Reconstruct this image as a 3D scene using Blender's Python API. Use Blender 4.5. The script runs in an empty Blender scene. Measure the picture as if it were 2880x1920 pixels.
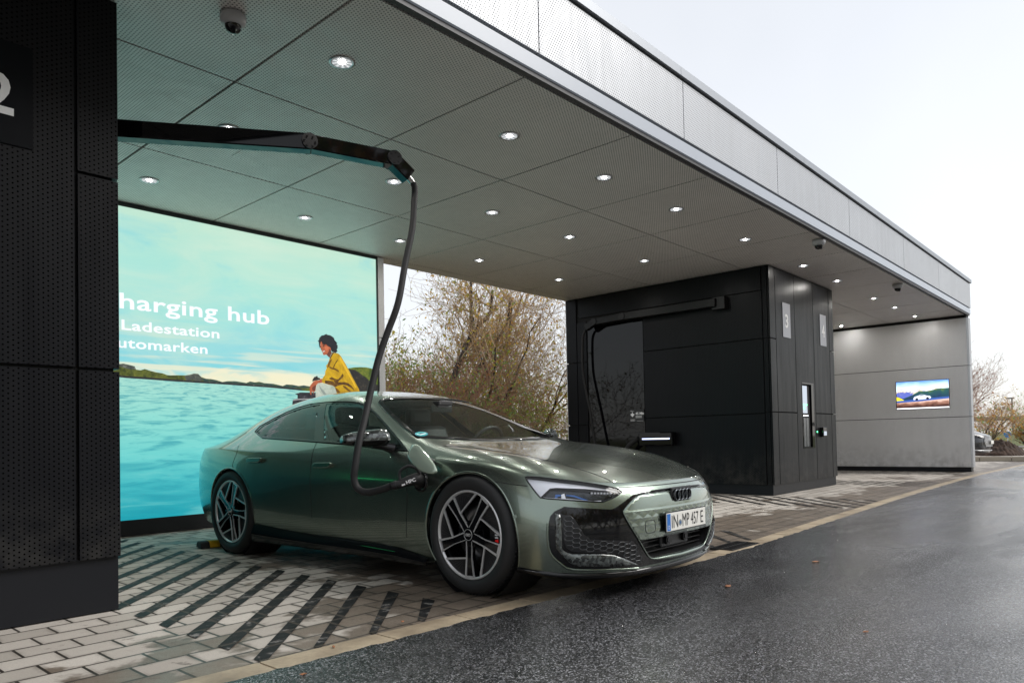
import bpy, bmesh, math, random
from mathutils import Vector, Matrix
from mathutils.bvhtree import BVHTree
from mathutils.geometry import delaunay_2d_cdt
R = math.radians
scene = bpy.context.scene
C = bpy.data.collections.new("scene_objects"); scene.collection.children.link(C)

# ------------------------------------------------------------------ camera, sky, sun, exposure
cam_d = bpy.data.cameras.new("camera"); cam = bpy.data.objects.new("camera", cam_d); C.objects.link(cam)
cam_d.sensor_width = 36; cam_d.lens = 2055.0 / 2880 * 36; cam_d.shift_x = 0; cam_d.shift_y = (1186.56 - 960) / 2880
cam_d.clip_start = 0.05; cam_d.clip_end = 2000
yaw, pitch, roll = 0.8372, 0.0248, -0.0208
fw = Vector((math.sin(yaw) * math.cos(pitch), math.cos(yaw) * math.cos(pitch), math.sin(pitch)))
rt = Vector((math.cos(yaw), -math.sin(yaw), 0)); up = rt.cross(fw)
rt2 = rt * math.cos(roll) + up * math.sin(roll); up2 = -rt * math.sin(roll) + up * math.cos(roll)
cam.matrix_world = Matrix(((rt2.x, up2.x, -fw.x, 0), (rt2.y, up2.y, -fw.y, 0), (rt2.z, up2.z, -fw.z, 0.9273), (0, 0, 0, 1)))
scene.camera = cam

world = bpy.data.worlds.new("World"); scene.world = world; world.use_nodes = True
wn = world.node_tree.nodes; wl = world.node_tree.links; wn.clear()
w_out = wn.new('ShaderNodeOutputWorld'); w_bg = wn.new('ShaderNodeBackground'); w_bg2 = wn.new('ShaderNodeBackground'); w_add = wn.new('ShaderNodeAddShader')
w_sky = wn.new('ShaderNodeTexSky'); w_sky.sky_type = 'NISHITA'; w_sky.sun_disc = False
w_sky.sun_elevation = R(38); w_sky.sun_rotation = R(140); w_bg.inputs[1].default_value = 0.02
wl.new(w_sky.outputs[0], w_bg.inputs[0])
# overcast cloud sheet: nearly even white with faint soft structure
w_tc = wn.new('ShaderNodeTexCoord'); w_no = wn.new('ShaderNodeTexNoise'); w_no.inputs['Scale'].default_value = 1.6; w_no.inputs['Detail'].default_value = 4
w_rp = wn.new('ShaderNodeValToRGB'); w_rp.color_ramp.elements[0].position = .3; w_rp.color_ramp.elements[1].position = .7
w_rp.color_ramp.elements[0].color = (.82, .83, .845, 1); w_rp.color_ramp.elements[1].color = (.97, .972, .975, 1)
wl.new(w_tc.outputs['Generated'], w_no.inputs['Vector']); wl.new(w_no.outputs[0], w_rp.inputs[0]); wl.new(w_rp.outputs[0], w_bg2.inputs[0])
w_bg2.inputs[1].default_value = 0.505
wl.new(w_bg.outputs[0], w_add.inputs[0]); wl.new(w_bg2.outputs[0], w_add.inputs[1]); wl.new(w_add.outputs[0], w_out.inputs[0])

sun_d = bpy.data.lights.new("sun", 'SUN'); sun = bpy.data.objects.new("sun", sun_d); C.objects.link(sun)
sun_d.energy = 1.3; sun_d.angle = R(30); sun_d.color = (1, .97, .93)
sun.rotation_euler = (R(52), 0, R(40))
scene.view_settings.view_transform = 'Standard'; scene.view_settings.look = 'None'
scene.view_settings.exposure = 0.92; scene.view_settings.gamma = 1.0; scene.view_settings.use_curve_mapping = False
scene.cycles.max_bounces = 8; scene.cycles.transparent_max_bounces = 16

# ------------------------------------------------------------------ helpers
def tag(o, label=None, cat=None, group=None, kind=None):
    if label: o['label'] = label
    if cat: o['category'] = cat
    if group: o['group'] = group
    if kind: o['kind'] = kind
    return o
def empty(name, loc=(0, 0, 0), rz=0, label=None, cat=None, group=None):
    o = bpy.data.objects.new(name, None); C.objects.link(o); o.location = loc; o.rotation_euler = (0, 0, rz); o.empty_display_size = .2
    return tag(o, label, cat, group)
class MB:
    def __init__(s): s.v = []; s.f = []; s.m = []; s.sm = []
    def add(s, vs, fs, mi=0, smooth=False):
        b = len(s.v); s.v += [tuple(v) for v in vs]
        for f in fs: s.f.append(tuple(b + i for i in f)); s.m.append(mi); s.sm.append(smooth)
        return s
    def box(s, x0, y0, z0, x1, y1, z1, mi=0, M=None):
        vs = [Vector(p) for p in ((x0, y0, z0), (x1, y0, z0), (x1, y1, z0), (x0, y1, z0), (x0, y0, z1), (x1, y0, z1), (x1, y1, z1), (x0, y1, z1))]
        if M: vs = [M @ v for v in vs]
        return s.add(vs, [(0, 3, 2, 1), (4, 5, 6, 7), (0, 1, 5, 4), (1, 2, 6, 5), (2, 3, 7, 6), (3, 0, 4, 7)], mi)
    def cyl(s, a, b, r, r2=None, n=16, mi=0, caps=True, smooth=True):
        a = Vector(a); b = Vector(b); r2 = r if r2 is None else r2; d = (b - a).normalized()
        u = d.orthogonal().normalized(); w = d.cross(u); vs = []
        for k in range(n):
            t = 2 * math.pi * k / n; e = u * math.cos(t) + w * math.sin(t); vs += [a + e * r, b + e * r2]
        s.add(vs, [(2 * k, 2 * ((k + 1) % n), 2 * ((k + 1) % n) + 1, 2 * k + 1) for k in range(n)], mi, smooth)
        if caps:
            s.add([vs[2 * k] for k in range(n)], [tuple(reversed(range(n)))], mi); s.add([vs[2 * k + 1] for k in range(n)], [tuple(range(n))], mi)
        return s
    def tube(s, pts, r, n=10, mi=0, closed=False, caps=True):
        pts = [Vector(p) for p in pts]; N = len(pts); rs = r if isinstance(r, (list, tuple)) else [r] * N
        ring = []; u = None
        for i in range(N):
            if closed: d = pts[(i + 1) % N] - pts[i - 1]
            else: d = pts[min(i + 1, N - 1)] - pts[max(i - 1, 0)]
            d = d.normalized() if d.length > 1e-9 else Vector((0, 0, 1))
            if u is None: u = d.orthogonal().normalized()
            u = (u - d * u.dot(d)); u = u.normalized() if u.length > 1e-6 else d.orthogonal().normalized()
            w = d.cross(u); ring.append([pts[i] + (u * math.cos(2 * math.pi * k / n) + w * math.sin(2 * math.pi * k / n)) * rs[i] for k in range(n)])
        vs = [p for rg in ring for p in rg]; fs = []
        for i in range(N if closed else N - 1):
            j = (i + 1) % N
            for k in range(n): fs.append((i * n + k, i * n + (k + 1) % n, j * n + (k + 1) % n, j * n + k))
        s.add(vs, fs, mi, True)
        if caps and not closed:
            s.add(ring[0], [tuple(reversed(range(n)))], mi); s.add(ring[-1], [tuple(range(n))], mi)
        return s
    def lathe(s, prof, n=32, M=None, mi=0, smooth=True, closed=False):
        # prof: list of (radius, z); axis z
        vs = []; m = len(prof)
        for k in range(n):
            t = 2 * math.pi * k / n
            for r, z in prof:
                v = Vector((r * math.cos(t), r * math.sin(t), z)); vs.append(M @ v if M else v)
        fs = []
        for k in range(n):
            k2 = (k + 1) % n
            for i in range(m if closed else m - 1):
                i2 = (i + 1) % m; fs.append((k * m + i, k2 * m + i, k2 * m + i2, k * m + i2))
        return s.add(vs, fs, mi, smooth)
    def poly(s, pts, mi=0): return s.add(pts, [tuple(range(len(pts)))], mi)
    def prism(s, pts, d, mi=0):
        # pts: 3D polygon, d: extrusion vector
        n = len(pts); d = Vector(d); a = [Vector(p) for p in pts]; b = [p + d for p in a]
        return s.add(a + b, [tuple(reversed(range(n))), tuple(range(n, 2 * n))] + [(i, (i + 1) % n, n + (i + 1) % n, n + i) for i in range(n)], mi)
    def build(s, name, mats, parent=None, bevel=0, recalc=True):
        me = bpy.data.meshes.new(name); me.from_pydata(s.v, [], s.f)
        for m in (mats if isinstance(mats, (list, tuple)) else [mats]): me.materials.append(m)
        me.polygons.foreach_set('material_index', s.m); me.polygons.foreach_set('use_smooth', s.sm); me.update()
        if recalc:
            bm = bmesh.new(); bm.from_mesh(me); bmesh.ops.recalc_face_normals(bm, faces=bm.faces); bm.to_mesh(me); bm.free()
        o = bpy.data.objects.new(name, me); C.objects.link(o); o.parent = parent
        if bevel:
            b = o.modifiers.new('bevel', 'BEVEL'); b.width = bevel; b.segments = 2; b.limit_method = 'ANGLE'; b.angle_limit = R(40)
        return o
def copy_tree(o, parent=None):
    c = o.copy(); C.objects.link(c); c.parent = parent
    for ch in list(o.children): copy_tree(ch, c)
    return c
def text_mesh(s, size, name, mat, parent, M, extrude=.001, xs=1.0, offset=0.0, align='LEFT', spacing=1.0):
    cu = bpy.data.curves.new(name, 'FONT'); cu.body = s; cu.size = size; cu.extrude = extrude; cu.offset = offset; cu.align_x = align; cu.space_character = spacing
    cu.resolution_u = 3
    t = bpy.data.objects.new('tmp', cu); C.objects.link(t); dg = bpy.context.evaluated_depsgraph_get(); dg.update()
    me = bpy.data.meshes.new_from_object(t.evaluated_get(dg)); bpy.data.objects.remove(t); me.name = name
    me.transform(M @ Matrix.Diagonal((xs, 1, 1, 1))); me.materials.clear(); me.materials.append(mat)
    o = bpy.data.objects.new(name, me); C.objects.link(o); o.parent = parent; return o

# ------------------------------------------------------------------ materials
def mat(name, col=(.5, .5, .5), rough=.5, metal=0.0, **kw):
    m = bpy.data.materials.new(name); m.use_nodes = True; b = m.node_tree.nodes['Principled BSDF']
    b.inputs['Base Color'].default_value = (*col, 1); b.inputs['Roughness'].default_value = rough; b.inputs['Metallic'].default_value = metal
    for k, v in kw.items():
        b.inputs[k.replace('_', ' ')].default_value = v
    return m
class NT:
    """tiny node helper"""
    def __init__(s, m): s.t = m.node_tree; s.n = s.t.nodes; s.l = s.t.links; s.b = s.n.get('Principled BSDF'); s.out = s.n.get('Material Output')
    def new(s, ty, **kw):
        n = s.n.new(ty)
        for k, v in kw.items(): setattr(n, k, v)
        return n
    def set(s, inp, v):
        if hasattr(v, 'is_output') or isinstance(v, bpy.types.NodeSocket): s.l.new(v, inp)
        else: inp.default_value = v
    def math(s, op, a, b=0.0, c=0.0, clamp=False):
        n = s.new('ShaderNodeMath', operation=op); n.use_clamp = clamp
        s.set(n.inputs[0], a); s.set(n.inputs[1], b)
        if op in ('MULTIPLY_ADD', 'SMOOTH_MIN', 'COMPARE'): s.set(n.inputs[2], c)
        return n.outputs[0]
    def obj(s):
        n = s.new('ShaderNodeTexCoord'); return n.outputs['Object']
    def sep(s, v):
        n = s.new('ShaderNodeSeparateXYZ'); s.set(n.inputs[0], v); return n.outputs
    def comb(s, x, y, z=0.0):
        n = s.new('ShaderNodeCombineXYZ'); s.set(n.inputs[0], x); s.set(n.inputs[1], y); s.set(n.inputs[2], z); return n.outputs[0]
    def scale(s, v, sc):
        n = s.new('ShaderNodeVectorMath', operation='MULTIPLY'); s.set(n.inputs[0], v); n.inputs[1].default_value = sc; return n.outputs[0]
    def noise(s, v, scale=5, detail=3, rough=.5, dist=0):
        n = s.new('ShaderNodeTexNoise'); s.set(n.inputs['Vector'], v); n.inputs['Scale'].default_value = scale; n.inputs['Detail'].default_value = detail
        n.inputs['Roughness'].default_value = rough; n.inputs['Distortion'].default_value = dist; return n.outputs[0]
    def voro(s, v, scale=5, feature='F1', out=0):
        n = s.new('ShaderNodeTexVoronoi', feature=feature); s.set(n.inputs['Vector'], v); n.inputs['Scale'].default_value = scale; return n.outputs[out]
    def ramp(s, v, stops, interp='LINEAR'):
        n = s.new('ShaderNodeValToRGB'); s.set(n.inputs[0], v); cr = n.color_ramp; cr.interpolation = interp
        while len(cr.elements) < len(stops): cr.elements.new(.5)
        for e, (p, c) in zip(cr.elements, stops): e.position = p; e.color = (*c, 1) if len(c) == 3 else c
        return n.outputs[0]
    def mix(s, f, a, b, blend='MIX'):
        n = s.new('ShaderNodeMix', data_type='RGBA', blend_type=blend); s.set(n.inputs[0], f)
        s.set(n.inputs[6], (*a, 1) if isinstance(a, tuple) and len(a) == 3 else a); s.set(n.inputs[7], (*b, 1) if isinstance(b, tuple) and len(b) == 3 else b); return n.outputs[2]
    def maprange(s, v, a, b, c=0., d=1., smooth=False):
        n = s.new('ShaderNodeMapRange'); n.interpolation_type = 'SMOOTHSTEP' if smooth else 'LINEAR'
        s.set(n.inputs[0], v); n.inputs[1].default_value = a; n.inputs[2].default_value = b; n.inputs[3].default_value = c; n.inputs[4].default_value = d; return n.outputs[0]
    def bump(s, h, strength=.3, dist=.01, normal=None):
        n = s.new('ShaderNodeBump'); n.inputs['Strength'].default_value = strength; n.inputs['Distance'].default_value = dist; s.set(n.inputs['Height'], h)
        if normal is not None: s.set(n.inputs['Normal'], normal)
        return n.outputs[0]
def perf(name, col, hole, axes, pitch=.0145, rad=.30, rough=.45, metal=.3, axes2=None):
    """perforated sheet: staggered round holes; axes = the two object axes that run in the sheet"""
    m = mat(name, col, rough, metal); t = NT(m); xyz = t.sep(t.obj())
    nrm = t.sep(t.new('ShaderNodeNewGeometry').outputs['Normal'])
    ax = t.math('ABSOLUTE', nrm[0]); ay = t.math('ABSOLUTE', nrm[1]); az = t.math('ABSOLUTE', nrm[2])
    selx = t.math('GREATER_THAN', ax, .6); selz = t.math('GREATER_THAN', az, .6)
    # u runs along x (or y on faces that look along x); v runs along z (or y on faces that look along z)
    u = t.math('ADD', t.math('MULTIPLY', xyz[1], selx), t.math('MULTIPLY', xyz[0], t.math('SUBTRACT', 1.0, selx)))
    v = t.math('ADD', t.math('MULTIPLY', xyz[1], selz), t.math('MULTIPLY', xyz[2], t.math('SUBTRACT', 1.0, selz)))
    if axes == 'swap': u, v = v, u
    vv = t.math('DIVIDE', v, pitch * .866); row = t.math('FLOOR', vv); fv = t.math('SUBTRACT', t.math('SUBTRACT', vv, row), .5)
    par = t.math('MULTIPLY', t.math('FRACT', t.math('MULTIPLY', row, .5)), 1.0)
    uu = t.math('ADD', t.math('DIVIDE', u, pitch), par); fu = t.math('SUBTRACT', t.math('FRACT', uu), .5)
    fv2 = t.math('MULTIPLY', fv, .866)
    d = t.math('SQRT', t.math('ADD', t.math('MULTIPLY', fu, fu), t.math('MULTIPLY', fv2, fv2)))
    h = t.maprange(d, rad - .04, rad + .04, 1, 0)
    n = t.noise(t.scale(t.obj(), (5, 5, .5)), 1.6, 5, .65); n2 = t.noise(t.obj(), 1.1, 4, .6)
    c = t.mix(t.maprange(n, .40, .75, 0, .3), col, tuple(x * .80 for x in col)); c = t.mix(t.maprange(n2, .45, .75, 0, .3), c, tuple(x * 1.25 for x in col))
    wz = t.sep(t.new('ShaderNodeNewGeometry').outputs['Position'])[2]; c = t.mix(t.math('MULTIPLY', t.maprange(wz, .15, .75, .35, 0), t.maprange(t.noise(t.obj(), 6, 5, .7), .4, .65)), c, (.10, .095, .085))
    t.set(t.b.inputs['Roughness'], t.maprange(n, .3, .7, rough - .06, rough + .10))
    t.set(t.b.inputs['Base Color'], t.mix(h, c, hole))
    t.set(t.b.inputs['Specular IOR Level'], t.maprange(h, 0, 1, .5 if col[0] > .1 else .16, .0)); t.set(t.b.inputs['Metallic'], t.maprange(h, 0, 1, metal, 0))
    return m
# ------------------------------------------------------------------ setting: ground, paving, road
PERF_DK = perf('black_perforated_sheet', (.0085, .009, .011), (.001, .001, .001), 'swap', .0270, .175, .34, .10)
PERF_LT = perf('grey_perforated_sheet', (.78, .785, .80), (.02, .02, .02), 'n', .0160, .22, .42, .25)
PERF_SOF = perf('grey_perforated_soffit', (.76, .72, .70), (.05, .05, .05), 'swap', .0250, .205, .45, .15)
PERF_FAS = perf('silver_perforated_fascia', (.49, .505, .53), (.05, .05, .055), 'n', .0250, .19, .40, .3)
M_BLACK = mat('matt_black_metal', (.012, .012, .014), .5, .2)
M_PLINTH = mat('anthracite_plinth', (.010, .011, .014), .40, 0, Specular_IOR_Level=.25)
M_COPING = mat('grey_coping_metal', (.30, .32, .35), .42, .4)
M_GLOSSB = mat('gloss_black_glass', (.003, .003, .004), .04, Specular_IOR_Level=.3)
M_RUBBER = mat('black_rubber', (.014, .014, .015), .62, Specular_IOR_Level=.35)
M_STEEL = mat('bright_steel', (.6, .6, .6), .25, 1)
M_WHITE = mat('white_lettering', (.85, .85, .86), .5)
M_DKGAP = mat('dark_joint', (.006, .006, .007), .8)
def emit(name, col, st, base=(.02, .02, .02)):
    m = mat(name, base, .35); b = m.node_tree.nodes['Principled BSDF']; b.inputs['Emission Color'].default_value = (*col, 1); b.inputs['Emission Strength'].default_value = st; return m

def paving_mat():
    m = mat('concrete_block_paving', (.3, .28, .26), .7); t = NT(m); o = t.obj()
    br = t.new('ShaderNodeTexBrick'); t.l.new(o, br.inputs['Vector']); br.inputs['Scale'].default_value = 1.0
    br.inputs['Brick Width'].default_value = .245; br.inputs['Row Height'].default_value = .185; br.inputs['Mortar Size'].default_value = .0075; br.inputs['Mortar Smooth'].default_value = .3
    br.offset = .5; br.inputs['Color1'].default_value = (0, 0, 0, 1); br.inputs['Color2'].default_value = (1, 1, 1, 1); br.inputs['Bias'].default_value = 0
    br.inputs['Mortar'].default_value = (.5, .5, .5, 1)
    x, y, z = t.sep(o)[:3]
    # wetness: rain reaches in under the roof edge, dry patches stay further in
    n1 = t.noise(o, 1.3, 5, .6, .4); n2 = t.noise(o, 7, 4, .6); n3 = t.noise(t.scale(o, (1.0, 2.2, 1)), .7, 3)
    front = t.maprange(y, 3.0, 4.2, .60, -.15); right = t.maprange(x, 1.9, 3.1, -.32, .26)
    under = t.maprange(y, 5.2, 6.4, 0, -.18); far = t.maprange(x, 5.5, 8.5, 0, -.30)
    w = t.math('ADD', t.math('ADD', front, right), t.math('ADD', under, far))
    w = t.math('ADD', w, t.maprange(n1, .3, .7, -.45, .45)); w = t.math('ADD', w, t.maprange(n3, .3, .7, -.2, .2)); w = t.math('ADD', w, t.maprange(n2, .3, .7, -.10, .10))
    cell = t.sep(br.outputs['Color'])[0]
    w = t.math('ADD', w, t.math('MULTIPLY', t.math('SUBTRACT', cell, .5), .45))
    edge = t.math('MULTIPLY', br.outputs['Fac'], .5); w = t.math('ADD', w, edge)
    wet = t.maprange(w, .05, .22, 0, 1, True)
    fine = t.noise(o, 160, 3, .7)
    dry = t.mix(cell, (.38, .345, .30), (.56, .515, .46)); dry = t.mix(t.maprange(fine, .35, .65, 0, .30), dry, (.22, .21, .20)); wetc = t.mix(cell, (.090, .068, .050), (.155, .120, .090))
    wetc = t.mix(t.maprange(fine, .4, .65, 0, .4), wetc, (.26, .23, .20))
    c = t.mix(wet, dry, wetc)
    c = t.mix(t.maprange(t.voro(o, 1.1), .02, .06, .6, 0), c, (.05, .045, .04))
    b2 = t.new('ShaderNodeTexBrick'); t.l.new(o, b2.inputs['Vector']); b2.inputs['Scale'].default_value = 1.0; b2.offset = .5
    b2.inputs['Brick Width'].default_value = .245; b2.inputs['Row Height'].default_value = .185; b2.inputs['Mortar Size'].default_value = .035; b2.inputs['Mortar Smooth'].default_value = 1.0
    halo = t.math('MULTIPLY', b2.outputs['Fac'], t.maprange(t.noise(o, 5, 5, .65), .38, .62, .05, .95)); c = t.mix(halo, c, t.mix(.5, c, (.06, .045, .032)))
    c = t.mix(t.math('MULTIPLY', t.maprange(t.noise(o, 14, 5, .7), .58, .66, 0, 1), t.maprange(t.noise(o, 1.7, 2), .5, .6, 0, .7)), c, (.07, .058, .048))
    c = t.mix(br.outputs['Fac'], c, (.030, .025, .020))
    t.set(t.b.inputs['Base Color'], c)
    rr = t.math('ADD', t.maprange(wet, 0, 1, .82, .44), t.maprange(n2, .3, .7, -.08, .12)); t.set(t.b.inputs['Roughness'], rr)
    h = t.math('SUBTRACT', t.math('MULTIPLY', fine, .15), br.outputs['Fac']); t.set(t.b.inputs['Normal'], t.bump(h, .5, .006))
    return m
def asphalt_mat():
    m = mat('wet_asphalt', (.02, .02, .021), .35); t = NT(m); o = t.obj()
    big = t.noise(t.scale(o, (.5, 1, 1)), .9, 5, .6); v = t.voro(o, 95); v2 = t.noise(o, 240, 2, .8)
    c = t.mix(t.maprange(v, .15, .6), (.018, .0175, .018), (.004, .004, .005)); c = t.mix(t.maprange(v2, .6, .72, 0, .5), c, (.13, .125, .12))
    c = t.mix(t.maprange(big, .40, .62, 0, .7), c, (.010, .009, .0085)); t.set(t.b.inputs['Base Color'], c)
    big2 = t.noise(t.scale(o, (.35, 1, 1)), .55, 4, .65, .5); r = t.math('ADD', t.maprange(big2, .42, .60, .12, .42), t.maprange(v2, .3, .7, -.05, .1)); t.set(t.b.inputs['Roughness'], r)
    h = t.math('ADD', t.math('MULTIPLY', t.math('SUBTRACT', 1.0, v), 1.0), t.math('MULTIPLY', v2, .5))
    cell_ = t.sep(t.voro(o, 165, out=1))[:3]
    c = t.mix(t.math('MULTIPLY', t.maprange(cell_[0], .70, .74, 0, .95), t.maprange(big, .40, .62, 1.0, .40)), c, t.mix(cell_[1], (.05, .05, .053), (.46, .46, .49))); t.set(t.b.inputs['Base Color'], c)  # pale aggregate specks, with wet sparkle painted into their colour
    t.set(t.b.inputs['Roughness'], t.math('ADD', r, t.maprange(cell_[2], 0, 1, -.10, .12)))
    t.set(t.b.inputs['Normal'], t.bump(h, .8, .009)); t.set(t.b.inputs['Coat Weight'], t.maprange(big2, .38, .62, 1.0, .35)); t.b.inputs['Specular IOR Level'].default_value = .4; t.b.inputs['Coat IOR'].default_value = 1.33; t.set(t.b.inputs['Coat Roughness'], t.maprange(big2, .38, .62, .10, .40)); t.set(t.b.inputs['Coat Normal'], t.bump(h, .25, .004)); return m
KO = [(-40, 2.82), (1.0, 2.80), (2.2, 2.74), (3.2, 2.70), (4.5, 2.63), (5.8, 2.60), (7.2, 2.66), (8.6, 2.72), (11.5, 2.84), (14.8, 2.93), (17.9, 2.97), (22.8, 2.86), (30, 2.5), (44, 1.2)]
def kerb_in(p): return (p[0], p[1] + .16)
M_ASPH = asphalt_mat()
rng = random.Random(4)
def ragged(pts, step=.045, amp=.011):
    out = []
    for (x0, y0), (x1, y1) in zip(pts[:-1], pts[1:]):
        n = max(1, int(abs(x1 - x0) / (step if -2 < x0 < 14 else 1.0)))
        for k in range(n): out.append((x0 + (x1 - x0) * k / n, y0 + (y1 - y0) * k / n + rng.uniform(-amp, amp)))
    return out + [pts[-1]]
M_GRASS = mat('rough_grass', (.05, .07, .02), .9); t = NT(M_GRASS); nn = t.noise(t.obj(), 2.5, 6, .7)
t.set(t.b.inputs['Base Color'], t.ramp(nn, [(.3, (.035, .05, .012)), (.5, (.10, .12, .03)), (.7, (.16, .13, .05))])); t.set(t.b.inputs['Normal'], t.bump(t.noise(t.obj(), 30, 4), .8, .05))
b = MB(); b.poly([(-400, -400, -.03), (400, -400, -.03), (400, 400, -.03), (-400, 400, -.03)]); tag(b.build('ground', M_GRASS), kind='structure')
# road: one strip mesh
b = MB(); ed = ragged(KO)
for (x0, y0), (x1, y1) in zip(ed[:-1], ed[1:]): b.poly([(x0, -16, .004), (x1, -16, .004), (x1, y1, .004), (x0, y0, .004)])
tag(b.build('road', M_ASPH), kind='structure')
M_PAVE = paving_mat(); b = MB()
for p0, p1 in zip(KO[:-1], KO[1:]):
    a0, a1 = kerb_in(p0), kerb_in(p1); b.poly([(a0[0], a0[1] - .02, -.008), (a1[0], a1[1] - .02, -.008), (a1[0], 9.3 if a1[0] < 24 else 8, -.008), (a0[0], 9.3 if a0[0] < 24 else 8, -.008)])
tag(b.build('paving', M_PAVE), kind='structure')
M_KERB = mat('sandstone_kerb', (.42, .34, .23), .6); t = NT(M_KERB); o_ = t.obj(); nn = t.noise(o_, 3, 5, .6); n2 = t.noise(o_, 60, 3)
c_ = t.ramp(nn, [(.3, (.20, .15, .10)), (.55, (.40, .32, .22)), (.8, (.50, .42, .31))]); t.set(t.b.inputs['Base Color'], t.mix(t.maprange(n2, .4, .7, 0, .4), c_, (.2, .17, .13))); t.set(t.b.inputs['Roughness'], .5)
b = MB()
for (x0, y0), (x1, y1) in zip(KO[:-1], KO[1:]):
    n = max(1, round((x1 - x0) / .5)) if x0 > -5 else 40
    for k in range(n):
        xa, xb = x0 + (x1 - x0) * k / n + .005, x0 + (x1 - x0) * (k + 1) / n - .005; ya, yb = y0 + (y1 - y0) * k / n, y0 + (y1 - y0) * (k + 1) / n
        dz = rng.uniform(-.001, .001)
        vs = [(xa, ya - .02, -.02), (xb, yb - .02, -.02), (xb, yb + .16, -.02), (xa, ya + .16, -.02), (xa, ya - .02, .001 + dz), (xb, yb - .02, .001 + dz), (xb, yb + .16, .001 + dz), (xa, ya + .16, .001 + dz)]
        b.add(vs, [(4, 5, 6, 7), (0, 1, 5, 4), (2, 3, 7, 6), (1, 2, 6, 5), (3, 0, 4, 7)])
tag(b.build('kerb', M_KERB), kind='structure')
# painted hatch stripes between the bays (anthracite blocks laid at 45 degrees)
M_STR = mat('anthracite_hatch', (.016, .016, .017), .45, Specular_IOR_Level=.2); t = NT(M_STR); nn = t.noise(t.obj(), 9, 6, .7)
c_ = t.ramp(nn, [(.46, (.006, .006, .007)), (.56, (.018, .018, .019)), (.64, (.20, .19, .18))])
br = t.new('ShaderNodeTexBrick'); t.l.new(t.obj(), br.inputs['Vector']); br.inputs['Scale'].default_value = 1.0; br.inputs['Brick Width'].default_value = .245; br.inputs['Row Height'].default_value = .185; br.inputs['Mortar Size'].default_value = .010; br.offset = .5
t.set(t.b.inputs['Base Color'], t.mix(br.outputs['Fac'], c_, (.05, .042, .034))); t.set(t.b.inputs['Roughness'], t.maprange(nn, .3, .7, .5, .75))
b = MB()
def hatch(x0, x1, ylo, yhi, y0, step=.33, w=.078, z=-.004, sgn=1):
    k = 0; y = y0
    while y < yhi + (x1 - x0):
        # stripe through (x1, y) going down at ~47 degrees towards x0
        L = (x1 - x0) * 1.05
        a = (x1, y); e = (x0, y - L)
        if e[1] < ylo: f = (y - ylo) / L; e = (x1 - (x1 - x0) * f, ylo)
        s0 = 0
        if a[1] > yhi:
            f = (a[1] - yhi) / L; a = (x1 - (x1 - x0) * f, yhi)
        if a[1] > e[1] + .02:
            X = lambda x: x if sgn > 0 else x0 + x1 - x
            q = [(X(a[0]), a[1] + w * .7, z), (X(e[0]), e[1] + w * .7, z), (X(e[0]), e[1] - w * .7, z), (X(a[0]), a[1] - w * .7, z)]
            q2 = [(p[0], max(min(p[1], yhi), ylo), z) for p in q]
            b.poly(q2 if sgn > 0 else q2[::-1])
        y += step
hatch(1.62, 2.90, 2.915, 8.15, 3.31)
hatch(5.45, 6.75, 2.80, 8.15, 3.30)
hatch(9.55, 10.9, 2.90, 8.4, 3.2)
hatch(13.95, 15.2, 3.10, 8.4, 3.4)
hatch(17.9, 19.1, 3.2, 8.4, 3.6)
hatch(-2.6, -1.3, 2.96, 8.15, 3.3)
tag(b.build('hatch_marking', M_STR, recalc=False), kind='structure')

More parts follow.
